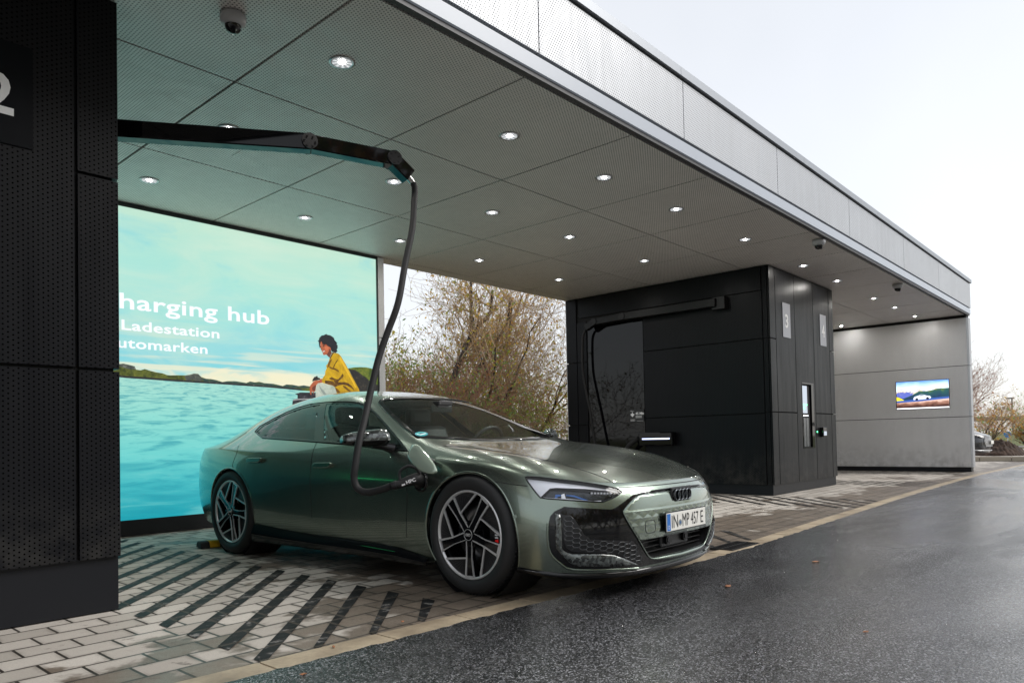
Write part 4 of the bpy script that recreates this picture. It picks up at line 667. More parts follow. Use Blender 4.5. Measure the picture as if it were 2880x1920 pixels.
def make_body_mesh(levels=4):
    bm = bmesh.new(); cache = {}
    def V(p, sgn):
        k = (round(p[0], 5), round(p[1] * sgn, 5), round(p[2], 5))
        if k not in cache: cache[k] = bm.verts.new((p[0], -p[1] * sgn, p[2]))
        return cache[k]
    for sg in (1, -1):
        def quad(*ps):
            vs = [V(p, sg) for p in ps]
            if len(set(vs)) >= 3: bm.faces.new(vs if sg > 0 else vs[::-1])
        for r0, r1 in zip(RN[:-1], RN[1:]):
            a, b_ = ROW[r0], ROW[r1]
            for k in range(22): quad(a[k + 1], a[k], b_[k], b_[k + 1]) if 0 else quad(a[k], a[k + 1], b_[k + 1], b_[k])
        E_ = ROW['E']
        grid = [[E_[4], E_[3], E_[2], E_[1], E_[0]]] + [[E_[5 + i]] + TOP[i] for i in range(13)] + [[E_[18], E_[19], E_[20], E_[21], E_[22]]]
        for r in range(len(grid) - 1):
            for c in range(4): quad(grid[r][c], grid[r + 1][c], grid[r + 1][c + 1], grid[r][c + 1])
    cl = bm.edges.layers.float.new('crease_edge')
    def crease(pts, val):
        for sg in (1, -1):
            for a, c in zip(pts[:-1], pts[1:]):
                e = bm.edges.get((V(a, sg), V(c, sg)))
                if e: e[cl] = val
    crease(ROW['E'][:5], .55); crease(ROW['E'][11:23], .5); crease(ROW['A'], .5); crease([ROW['E'][4]] + [ROW['E'][5 + i] for i in range(5)], .15)
    crease(ROW['D'][8:15], .4)
    bmesh.ops.recalc_face_normals(bm, faces=bm.faces)
    me = bpy.data.meshes.new('body'); bm.to_mesh(me); bm.free()
    o = bpy.data.objects.new('tmp_body', me); C.objects.link(o)
    # crease the hood leading edge and lower edge a little
    md = o.modifiers.new('s', 'SUBSURF'); md.levels = levels; md.render_levels = levels
    dg = bpy.context.evaluated_depsgraph_get(); dg.update(); m2 = bpy.data.meshes.new_from_object(o.evaluated_get(dg)); bpy.data.objects.remove(o)
    m2.name = 'body'; return m2
# outlines on the car surface: (forward, right, up) in metres
CD = {
 'windscreen': [(-0.776, 0.826, 0.926), (-0.989, 0.736, 1.034), (-1.194, 0.646, 1.141), (-1.442, 0.513, 1.265), (-1.411, 0.41, 1.28), (-1.349, 0.196, 1.281), (-1.295, -0.037, 1.269), (-1.262, -0.231, 1.25), (-1.245, -0.414, 1.228), (-1.195, -0.437, 1.207), (-1.076, -0.497, 1.151), (-0.877, -0.463, 1.073), (-0.685, -0.428, 1.0), (-0.435, -0.331, 0.926), (-0.341, -0.017, 0.913), (-0.284, 0.467, 0.895), (-0.394, 0.704, 0.902), (-0.596, 0.792, 0.919)],
 'side_front': [(-1.641, 0.846, 0.957), (-1.944, 0.615, 1.253), (-1.832, 0.614, 1.253), (-1.669, 0.614, 1.244), (-1.532, 0.614, 1.23), (-1.404, 0.625, 1.201), (-1.26, 0.666, 1.143), (-1.024, 0.744, 1.035), (-0.852, 0.804, 0.956), (-0.699, 0.86, 0.884), (-0.881, 0.862, 0.896), (-1.403, 0.853, 0.938)],
 'side_rear': [(-2.758, 0.78, 1.044), (-2.751, 0.729, 1.094), (-2.625, 0.685, 1.148), (-2.486, 0.652, 1.194), (-2.335, 0.628, 1.228), (-2.168, 0.618, 1.246), (-2.027, 0.617, 1.251), (-1.776, 0.847, 0.961), (-2.097, 0.838, 0.98), (-2.432, 0.83, 0.996), (-2.579, 0.821, 1.006)],
 'glass_all': [(-2.795, 0.774, 1.047), (-2.802, 0.721, 1.095), (-2.651, 0.67, 1.16), (-2.516, 0.632, 1.208), (-2.368, 0.606, 1.244), (-2.205, 0.594, 1.265), (-2.025, 0.596, 1.269), (-1.857, 0.595, 1.268), (-1.694, 0.595, 1.26), (-1.54, 0.593, 1.245), (-1.403, 0.608, 1.212), (-1.243, 0.658, 1.145), (-1.007, 0.737, 1.036), (-0.818, 0.805, 0.95), (-0.648, 0.87, 0.87), (-0.872, 0.87, 0.886), (-1.393, 0.861, 0.926), (-2.082, 0.848, 0.965), (-2.568, 0.835, 0.991)],
 'headlight': [(0.4, 0.885, 0.713), (0.411, 0.879, 0.716), (0.473, 0.847, 0.712), (0.545, 0.801, 0.701), (0.614, 0.743, 0.689), (0.678, 0.677, 0.675), (0.739, 0.607, 0.658), (0.792, 0.534, 0.638), (0.815, 0.51, 0.616), (0.808, 0.55, 0.598), (0.797, 0.589, 0.584), (0.774, 0.651, 0.567), (0.747, 0.696, 0.57), (0.662, 0.802, 0.583), (0.558, 0.879, 0.594), (0.519, 0.897, 0.6), (0.491, 0.9, 0.626), (0.459, 0.899, 0.658), (0.42, 0.893, 0.693)],
 'mask': [(0.572, 0.893, 0.306), (0.57, 0.902, 0.389), (0.576, 0.898, 0.46), (0.582, 0.89, 0.498), (0.6, 0.874, 0.524), (0.64, 0.837, 0.549), (0.724, 0.747, 0.537), (0.804, 0.613, 0.523), (0.817, 0.578, 0.533), (0.832, 0.522, 0.559), (0.844, 0.449, 0.594), (0.86, 0.37, 0.604), (0.878, 0.255, 0.607), (0.888, 0.126, 0.61), (0.89, -0.028, 0.611)],
 'mask_low': [(0.572, 0.893, 0.306), (0.591, 0.876, 0.27), (0.617, 0.853, 0.24), (0.647, 0.82, 0.209), (0.714, 0.746, 0.201), (0.794, 0.601, 0.191), (0.848, 0.417, 0.175), (0.867, 0.318, 0.177), (0.889, -0.006, 0.179)],
 'panel': [(0.894, -0.02, 0.601), (0.892, 0.128, 0.599), (0.879, 0.27, 0.597), (0.861, 0.383, 0.593), (0.85, 0.443, 0.58), (0.843, 0.496, 0.549), (0.834, 0.545, 0.513), (0.838, 0.546, 0.489), (0.854, 0.518, 0.427), (0.866, 0.483, 0.376), (0.875, 0.447, 0.337), (0.887, 0.393, 0.335), (0.909, 0.26, 0.338), (0.922, 0.045, 0.341)],
 'lowframe': [(0.834, 0.545, 0.513), (0.838, 0.546, 0.489), (0.854, 0.518, 0.433), (0.866, 0.483, 0.382), (0.875, 0.443, 0.326), (0.879, 0.394, 0.268), (0.877, 0.346, 0.224), (0.882, 0.294, 0.212), (0.894, 0.164, 0.209), (0.898, 0.008, 0.205)],
 'opening': [(0.875, 0.447, 0.336), (0.887, 0.392, 0.334), (0.909, 0.26, 0.337), (0.922, 0.045, 0.34), (0.902, 0.015, 0.219), (0.897, 0.17, 0.222), (0.885, 0.299, 0.226), (0.881, 0.34, 0.234), (0.882, 0.386, 0.274)],
 'comb': [(0.634, 0.854, 0.505), (0.669, 0.824, 0.503), (0.688, 0.81, 0.482), (0.71, 0.792, 0.434), (0.726, 0.776, 0.395), (0.747, 0.746, 0.368), (0.784, 0.685, 0.359), (0.814, 0.624, 0.353), (0.841, 0.557, 0.346), (0.863, 0.491, 0.337), (0.867, 0.455, 0.287), (0.867, 0.411, 0.233), (0.863, 0.394, 0.205), (0.855, 0.428, 0.204), (0.842, 0.507, 0.234), (0.819, 0.592, 0.27), (0.763, 0.71, 0.29), (0.713, 0.782, 0.297), (0.673, 0.826, 0.306), (0.653, 0.847, 0.327), (0.646, 0.856, 0.378)],
 'blade': [(0.603, 0.874, 0.514), (0.628, 0.859, 0.506), (0.637, 0.862, 0.425), (0.636, 0.859, 0.325), (0.646, 0.849, 0.304), (0.676, 0.82, 0.289), (0.727, 0.762, 0.287), (0.778, 0.68, 0.28), (0.807, 0.618, 0.27), (0.831, 0.546, 0.244), (0.851, 0.433, 0.196), (0.811, 0.572, 0.206), (0.752, 0.697, 0.214), (0.69, 0.784, 0.222), (0.66, 0.821, 0.242), (0.63, 0.857, 0.289), (0.61, 0.876, 0.325), (0.609, 0.882, 0.425)],
 'liphi': [(0.573, 0.899, 0.46), (0.57, 0.902, 0.389), (0.571, 0.892, 0.303), (0.593, 0.874, 0.264), (0.619, 0.85, 0.234), (0.646, 0.819, 0.201), (0.712, 0.744, 0.193), (0.793, 0.599, 0.184), (0.846, 0.415, 0.169)],
 'hoodedge': [(0.812, 0.475, 0.639), (0.841, 0.373, 0.637), (0.87, 0.178, 0.637), (0.874, -0.058, 0.64)],
 'hoodside': [(0.814, 0.466, 0.64), (0.707, 0.468, 0.692), (0.577, 0.436, 0.734), (0.426, 0.382, 0.773), (0.216, 0.342, 0.816), (0.05, 0.371, 0.845), (-0.097, 0.431, 0.868), (-0.287, 0.582, 0.893), (-0.391, 0.678, 0.904)],
 'fenderline': [(0.433, 0.905, 0.664), (0.331, 0.927, 0.673), (0.249, 0.936, 0.684), (0.149, 0.947, 0.687)],
 'sensor1': [(0.374, 0.951, 0.491)],
 'sensor2': [(0.765, 0.717, 0.423)],
 'padc': [(0.896, 0.356, 0.406)],
 'ringsc': [(0.908, 0.009, 0.549)],
 'plateTL': [(0.91, 0.224, 0.469), (0.904, -0.282, 0.468), (0.909, -0.268, 0.37), (0.913, 0.229, 0.362)],
 'door_split': [(-1.728, 0.851, 0.952), (-1.729, 0.874, 0.914), (-1.725, 0.898, 0.868), (-1.714, 0.917, 0.81), (-1.705, 0.934, 0.73), (-1.704, 0.94, 0.638), (-1.711, 0.933, 0.523), (-1.708, 0.926, 0.367)],
 'door_front': [(-0.692, 0.866, 0.877), (-0.619, 0.893, 0.842), (-0.578, 0.933, 0.763), (-0.562, 0.954, 0.625), (-0.571, 0.95, 0.486), (-0.592, 0.938, 0.3)],
 'door_rear': [(-2.86, 0.891, 0.932), (-2.806, 0.935, 0.874), (-2.828, 0.956, 0.809), (-2.845, 0.966, 0.745), (-2.734, 0.968, 0.694), (-2.615, 0.966, 0.569), (-2.558, 0.958, 0.418), (-2.547, 0.939, 0.285)],
 'door_bottom': [(-2.547, 0.939, 0.285), (-2.119, 0.918, 0.254), (-1.74, 0.907, 0.237), (-1.324, 0.909, 0.244), (-0.966, 0.914, 0.244), (-0.675, 0.915, 0.215)],
 'handle_r': [(-2.622, 0.948, 0.816), (-2.363, 0.939, 0.807), (-2.478, 0.951, 0.772)],
 'handle_f': [(-1.668, 0.925, 0.776), (-1.424, 0.924, 0.769), (-1.548, 0.929, 0.749)],
 'apillar': [(-0.74, 0.818, 0.928), (-0.918, 0.748, 1.01), (-1.111, 0.672, 1.104), (-1.325, 0.578, 1.21)],
 'mirrorfoot': [(-0.904, 0.857, 0.905)],
 'port': [(-0.427, 0.958, 0.666)],
 'portedge': [(-0.349, 0.944, 0.75)],
 'sidecrease': [(-2.086, 0.936, 0.384), (-1.679, 0.927, 0.38), (-1.297, 0.926, 0.384)],
 'sill': [(-2.55, 0.938, 0.278), (-2.418, 0.93, 0.267), (-2.128, 0.912, 0.234), (-1.728, 0.897, 0.207), (-1.355, 0.888, 0.184), (-0.999, 0.889, 0.175), (-0.643, 0.916, 0.213), (-0.471, 0.922, 0.208), (-0.44, 0.906, 0.157), (-1.188, 0.877, 0.156), (-1.945, 0.891, 0.189), (-2.563, 0.931, 0.252)],
 'hl_drl': [(0.408, 0.887, 0.708), (0.413, 0.881, 0.712), (0.549, 0.806, 0.697), (0.682, 0.682, 0.671), (0.794, 0.538, 0.634), (0.811, 0.521, 0.616), (0.783, 0.566, 0.633), (0.693, 0.699, 0.654), (0.578, 0.825, 0.663), (0.551, 0.849, 0.659), (0.537, 0.872, 0.637), (0.512, 0.898, 0.604), (0.467, 0.898, 0.652), (0.42, 0.893, 0.693)],
 'hl_dark': [(0.535, 0.888, 0.603), (0.54, 0.87, 0.637), (0.554, 0.848, 0.657), (0.583, 0.823, 0.66), (0.694, 0.701, 0.652), (0.781, 0.574, 0.631), (0.808, 0.53, 0.615), (0.769, 0.654, 0.576), (0.746, 0.694, 0.575), (0.661, 0.799, 0.591), (0.557, 0.878, 0.6)],
 'hl_blue': [(0.635, 0.803, 0.627), (0.67, 0.77, 0.621), (0.73, 0.712, 0.588), (0.716, 0.733, 0.588), (0.672, 0.774, 0.611), (0.638, 0.807, 0.618)],
 'hl_blue2': [(0.586, 0.845, 0.628), (0.613, 0.824, 0.626), (0.612, 0.832, 0.615), (0.6, 0.841, 0.616), (0.6, 0.849, 0.6), (0.587, 0.857, 0.602)],
 'hl_chrome': [(0.613, 0.824, 0.626), (0.625, 0.809, 0.633), (0.64, 0.815, 0.601), (0.62, 0.833, 0.6)],
 'hl_bar': [(0.534, 0.888, 0.604), (0.556, 0.877, 0.601), (0.661, 0.799, 0.592), (0.746, 0.694, 0.576), (0.769, 0.654, 0.577), (0.77, 0.656, 0.571), (0.747, 0.696, 0.571), (0.662, 0.801, 0.585), (0.557, 0.879, 0.596), (0.524, 0.895, 0.6)],
 'slot': [(0.897, -0.083, 0.589), (0.889, -0.189, 0.594), (0.877, -0.299, 0.592), (0.874, -0.306, 0.597), (0.886, -0.196, 0.602), (0.894, -0.088, 0.596)],
 'sticker': [(-0.713, 0.686, 0.981), (-0.746, 0.718, 0.982), (-0.686, 0.644, 0.981), (-0.77, 0.634, 1.01), (-0.658, 0.735, 0.954)],
}
import numpy as np
def L3(p): return Vector((p[0], -p[1], p[2]))          # (forward, right, up) -> mesh coordinates
def mirror(pts): return [(p[0], -p[1], p[2]) for p in pts]
BODY = make_body_mesh(4)
BVH = BVHTree.FromPolygons([v.co.copy() for v in BODY.vertices], [tuple(p.vertices) for p in BODY.polygons])
def basis(D):
    D = L3(D).normalized(); u = Vector((0, 0, 1)).cross(D)
    u = Vector((1, 0, 0)).cross(D) if u.length < .1 else u
    u.normalize(); return D, u, D.cross(u)
def pip(x, y, poly):
    c = False; j = len(poly) - 1
    for i in range(len(poly)):
        (xi, yi), (xj, yj) = poly[i], poly[j]
        if (yi > y) != (yj > y) and x < (xj - xi) * (y - yi) / (yj - yi) + xi: c = not c
        j = i
    return c
def resample(p2, h):
    out = []
    for i in range(len(p2)):
        a, b_ = p2[i], p2[(i + 1) % len(p2)]; L = math.dist(a, b_); n = max(1, int(round(L / h)))
        for k in range(n): out.append((a[0] + (b_[0] - a[0]) * k / n, a[1] + (b_[1] - a[1]) * k / n))
    return out
def chaikin(pts, n=1, closed=True):
    for _ in range(n):
        out = []; N = len(pts)
        for i in range(N if closed else N - 1):
            a, b_ = pts[i], pts[(i + 1) % N]
            out += [tuple(a[k] * .75 + b_[k] * .25 for k in range(len(a))), tuple(a[k] * .25 + b_[k] * .75 for k in range(len(a)))]
        if not closed: out = [pts[0]] + out[1:-1] + [pts[-1]]
        pts = out
    return pts
def drop(q, D, off):
    hit = BVH.ray_cast(q + D * 2.5, -D)
    if hit[0] is None: hit = BVH.find_nearest(q)
    return hit[0] + hit[1] * off
def patch(name, pts, D, off, m, parent, h=.03, holes=(), thick=0, smooth=0):
    """sheet that follows the body surface inside an outline given on the surface"""
    Dv, u, w = basis(D); ctr = sum((L3(p) for p in pts), Vector()) / len(pts)
    to2 = lambda p: ((L3(p) - ctr).dot(u), (L3(p) - ctr).dot(w))
    outl = [to2(p) for p in pts]
    if smooth: outl = chaikin(outl, smooth)
    loops = [resample(outl, h)] + [resample([to2(p) for p in hp], h) for hp in holes]
    V2 = []; E2 = []
    for lp in loops:
        b0 = len(V2); V2 += lp; E2 += [(b0 + i, b0 + (i + 1) % len(lp)) for i in range(len(lp))]
    xs = [p[0] for p in loops[0]]; ys = [p[1] for p in loops[0]]
    x = min(xs) + h / 2
    while x < max(xs):
        y = min(ys) + h / 2
        while y < max(ys):
            if pip(x, y, loops[0]) and not any(pip(x, y, l) for l in loops[1:]):
                if min(math.dist((x, y), q) for q in V2[:sum(len(l) for l in loops)]) > h * .45: V2.append((x, y))
            y += h
        x += h
    r = delaunay_2d_cdt([Vector(p) for p in V2], E2, [], 0, 1e-5)
    vs, fs = r[0], r[2]; ok = []
    for f in fs:
        cx = sum(vs[i].x for i in f) / 3; cy = sum(vs[i].y for i in f) / 3
        if pip(cx, cy, loops[0]) and not any(pip(cx, cy, l) for l in loops[1:]): ok.append(tuple(f))
    used = sorted({i for f in ok for i in f}); mp = {i: k for k, i in enumerate(used)}
    b = MB(); b.add([drop(ctr + u * vs[i].x + w * vs[i].y, Dv, off) for i in used], [tuple(mp[i] for i in f) for f in ok], 0, True)
    o = b.build(name, m, parent)
    # faces look outward
    me = o.data; s_ = sum(p.normal.dot(Dv) * p.area for p in me.polygons)
    if s_ < 0: me.flip_normals()
    if thick:
        md = o.modifiers.new('thick', 'SOLIDIFY'); md.thickness = thick; md.offset = -1
    return o
def on_body(pts, D, off=0.0, h=.03, closed=False):
    """polyline laid on the body"""
    Dv = L3(D).normalized(); P3 = [L3(p) for p in pts]; out = []
    for i in range(len(P3) if closed else len(P3) - 1):
        a, b_ = P3[i], P3[(i + 1) % len(P3)]; n = max(1, int((b_ - a).length / h))
        for k in range(n): out.append(drop(a.lerp(b_, k / n), Dv, off))
    if not closed: out.append(drop(P3[-1], Dv, off))
    return out
def cut_body(me, cuts):
    """cuts: list of (polygon in surface coordinates or ('circle', l, z, r, side), direction)"""
    n = len(me.vertices); co = np.zeros(n * 3); me.vertices.foreach_get('co', co); co = co.reshape(-1, 3)
    no = np.zeros(n * 3); me.vertices.foreach_get('normal', no); no = no.reshape(-1, 3)
    bm = bmesh.new(); bm.from_mesh(me); bmesh.ops.triangulate(bm, faces=bm.faces); bm.verts.ensure_lookup_table()
    lay = bm.verts.layers.float_vector.new('keepn')
    for v in bm.verts: v[lay] = v.normal
    edges = np.array([(e.verts[0].index, e.verts[1].index) for e in bm.edges]); kill = set()
    tris = np.array([[v.index for v in f.verts] for f in bm.faces])
    for poly, D in cuts:
        if poly[0] == 'circle':
            _, cl, cz, r, side = poly
            sd = np.hypot(co[:, 0] - cl, co[:, 2] - cz) - r; sd[(co[:, 1] * -side) < .50] = 1.0
        else:
            Dv, u, w = basis(D); ctr = sum((L3(p) for p in poly), Vector()) / len(poly)
            P2 = np.array([((L3(p) - ctr).dot(u), (L3(p) - ctr).dot(w)) for p in poly])
            X = (co - np.array(ctr)) @ np.array(u); Y = (co - np.array(ctr)) @ np.array(w)
            near = (X > P2[:, 0].min() - .1) & (X < P2[:, 0].max() + .1) & (Y > P2[:, 1].min() - .1) & (Y < P2[:, 1].max() + .1) & (no @ np.array(Dv) > .02)
            sd = np.ones(n); idx = np.where(near)[0]; x = X[idx]; y = Y[idx]; best = np.full(len(idx), 9.0); ins = np.zeros(len(idx), bool)
            for i in range(len(P2)):
                a = P2[i]; b_ = P2[(i + 1) % len(P2)]; d = b_ - a; t_ = np.clip(((x - a[0]) * d[0] + (y - a[1]) * d[1]) / (d @ d), 0, 1)
                best = np.minimum(best, np.hypot(x - a[0] - d[0] * t_, y - a[1] - d[1] * t_))
                c = (a[1] > y) != (b_[1] > y)
                with np.errstate(divide='ignore', invalid='ignore'): ins ^= c & (x < (b_[0] - a[0]) * (y - a[1]) / (b_[1] - a[1]) + a[0])
            sd[idx] = np.where(ins, -best, best)
        cr = np.where(sd[edges[:, 0]] * sd[edges[:, 1]] < 0)[0]
        for e in cr:
            i, j = edges[e]
            if sd[i] * sd[j] >= 0: continue
            t_ = sd[i] / (sd[i] - sd[j]); p = co[i] + (co[j] - co[i]) * t_
            k = i if t_ < .5 else j; co[k] = p; sd[k] = 0
        f = sd[tris]; kk = (f <= 1e-9).all(axis=1) & (f < 0).any(axis=1) | ((f <= 1e-9).sum(axis=1) == 3)
        kk |= ((f < 0).any(axis=1) & ~(f > 0).any(axis=1))
        kill |= set(np.where(kk)[0].tolist())
    for v in bm.verts: v.co = co[v.index]
    bm.faces.ensure_lookup_table(); bmesh.ops.delete(bm, geom=[bm.faces[i] for i in kill], context='FACES')
    me2 = bpy.data.meshes.new('body'); bm.verts.ensure_lookup_table(); nr = [tuple(v[lay]) for v in bm.verts]; bm.to_mesh(me2); bm.free()
    me2.polygons.foreach_set('use_smooth', [True] * len(me2.polygons)); me2.normals_split_custom_set_from_vertices(nr); return me2

# ---- car materials
def paint(name, col, metal=.96, rough=.27, wet=True):
    m = mat(name, col, rough, metal, Coat_Weight=1.0, Coat_Roughness=.025, Coat_IOR=1.55); t = NT(m); o = t.obj()
    fl = t.voro(o, 900, out=1); t.set(t.b.inputs['Base Color'], t.mix(t.maprange(t.sep(fl)[0], 0, 1, 0, .35), col, tuple(min(1, c * 1.8) for c in col)))
    if wet:
        z = t.sep(o)[2]; drops = t.maprange(t.voro(o, 110), .10, .24, 1, 0); msk = t.maprange(t.noise(o, 5, 3), .50, .60, 0, 1)
        t.set(t.b.inputs['Coat Normal'], t.bump(t.math('MULTIPLY', t.math('MULTIPLY', drops, msk), t.maprange(z, .6, .75)), .35, .002))
        low = t.maprange(z, .42, .20, 0, .55); dirt = t.math('MULTIPLY', low, t.maprange(t.noise(o, 9, 6, .7), .35, .7))
        t.set(t.b.inputs['Coat Weight'], t.math('SUBTRACT', 1.0, dirt))
    return m
P_GRN = paint('olive_green_car_paint', (.190, .232, .196)); M_GLB = mat('gloss_black_trim', (.004, .004, .005), .07)
M_SATB = mat('satin_black_trim', (.018, .018, .020), .38); M_INT = mat('dark_cabin', (.014, .014, .015), .6); M_SEAT = mat('seat_leather', (.022, .022, .024), .45)
M_FORG = mat('forged_carbon', (.05, .055, .055), .22, .3, Coat_Weight=1.0); t = NT(M_FORG); vv = t.voro(t.obj(), 55, out=1); n_ = t.noise(t.obj(), 70, 3, .6, 2)
t.set(t.b.inputs['Base Color'], t.mix(t.maprange(t.sep(vv)[0], .2, .9), (.030, .034, .034), t.mix(n_, (.06, .07, .07), (.26, .29, .28))))
M_ALU = mat('machined_aluminium', (.66, .66, .67), .32, .55); M_DISC = mat('brake_disc', (.30, .30, .31), .35, .9)
M_LAMPIN = mat('lamp_chrome', (.80, .81, .85), .28, .25); M_LAMPDK = mat('lamp_dark', (.03, .035, .04), .15, .5)
def glass_mat(name, tint, refl=1.0, ior=1.5):
    m = bpy.data.materials.new(name); m.use_nodes = True; t = NT(m); t.n.remove(t.b)
    tr = t.new('ShaderNodeBsdfTransparent'); tr.inputs[0].default_value = (*tint, 1); gl = t.new('ShaderNodeBsdfGlossy'); gl.inputs['Roughness'].default_value = .0; gl.inputs[0].default_value = (refl, refl, refl, 1)
    ge = t.new('ShaderNodeNewGeometry'); dt = t.new('ShaderNodeVectorMath', operation='DOT_PRODUCT'); t.l.new(ge.outputs['Normal'], dt.inputs[0]); t.l.new(ge.outputs['Incoming'], dt.inputs[1])
    f0 = ((ior - 1) / (ior + 1)) ** 2; pw = t.math('POWER', t.math('SUBTRACT', 1.0, t.math('ABSOLUTE', dt.outputs['Value'])), 5.0)
    mx = t.new('ShaderNodeMixShader'); t.l.new(t.math('MULTIPLY_ADD', pw, 1 - f0, f0), mx.inputs[0]); t.l.new(tr.outputs[0], mx.inputs[1]); t.l.new(gl.outputs[0], mx.inputs[2]); t.l.new(mx.outputs[0], t.out.inputs[0]); return m
M_WSG = glass_mat('windscreen_glass', (.74, .81, .78), 1, 1.33); M_SDG = glass_mat('side_glass', (.55, .61, .59)); M_RRG = glass_mat('privacy_glass', (.12, .14, .14)); M_CLR = glass_mat('clear_lens', (.94, .95, .97))
FR = .262; TR = .362; AX = (0.0, -2.90)
SIDE = (0, 1, 0)

WS_H = [(-.42, 0, .92), (-.44, .25, .92), (-.50, .45, .92), (-.60, .655, .93), (-.695, .745, .95), (-.86, .700, 1.03), (-1.03, .652, 1.10), (-1.2, .602, 1.17), (-1.36, .545, 1.24), (-1.40, .50, 1.26), (-1.37, .30, 1.28), (-1.35, 0, 1.3)]
WS = WS_H + [(p[0], -p[1], p[2]) for p in WS_H[-2:0:-1]]
RWH = [(-2.56, 0, 1.35), (-2.58, .30, 1.35), (-2.63, .47, 1.3), (-3.0, .475, 1.2), (-3.35, .47, 1.1), (-3.56, .445, 1.03), (-3.60, .30, 1.03), (-3.62, 0, 1.03)]
RW = RWH + [(p[0], -p[1], p[2]) for p in RWH[-2:0:-1]]
GA = CD['glass_all']; SF = [p for p in CD['side_front']]; SR = CD['side_rear']
HLP = CD['headlight']; OBL = (.78, .62, .1)
# central opening and mask outlines, made symmetric about the centre line
def cen(p): return (p[0], 0.0, p[2])
def fix(pts): return [cen(p) if abs(p[1]) < .12 else p for p in pts]
OPH = fix(CD['opening']); PNH = fix(CD['panel']); MKH = fix(CD['mask']); MLH = fix(CD['mask_low'])
def both(h):
    """half outline that starts and ends on the centre line -> full outline"""
    return h + [(p[0], -p[1], p[2]) for p in h[::-1] if abs(p[1]) > 1e-6]
OPEN_ = [p for p in OPH if p[1] > 0]; OPEN_ = sorted(OPEN_, key=lambda p: 0)
op_top = [p for p in CD['opening'][:3]] + [cen(CD['opening'][3])]; op_bot = [cen(CD['opening'][4])] + CD['opening'][5:]
OPF = both([op_bot[0]] + op_bot[1:] + op_top)
PNF = both([cen(CD['panel'][0])] + CD['panel'][1:-1] + [cen(CD['panel'][-1])])
MKF = both([cen(CD['mask_low'][-1])] + CD['mask_low'][-2:0:-1] + CD['mask'][:-1] + [cen(CD['mask'][-1])])

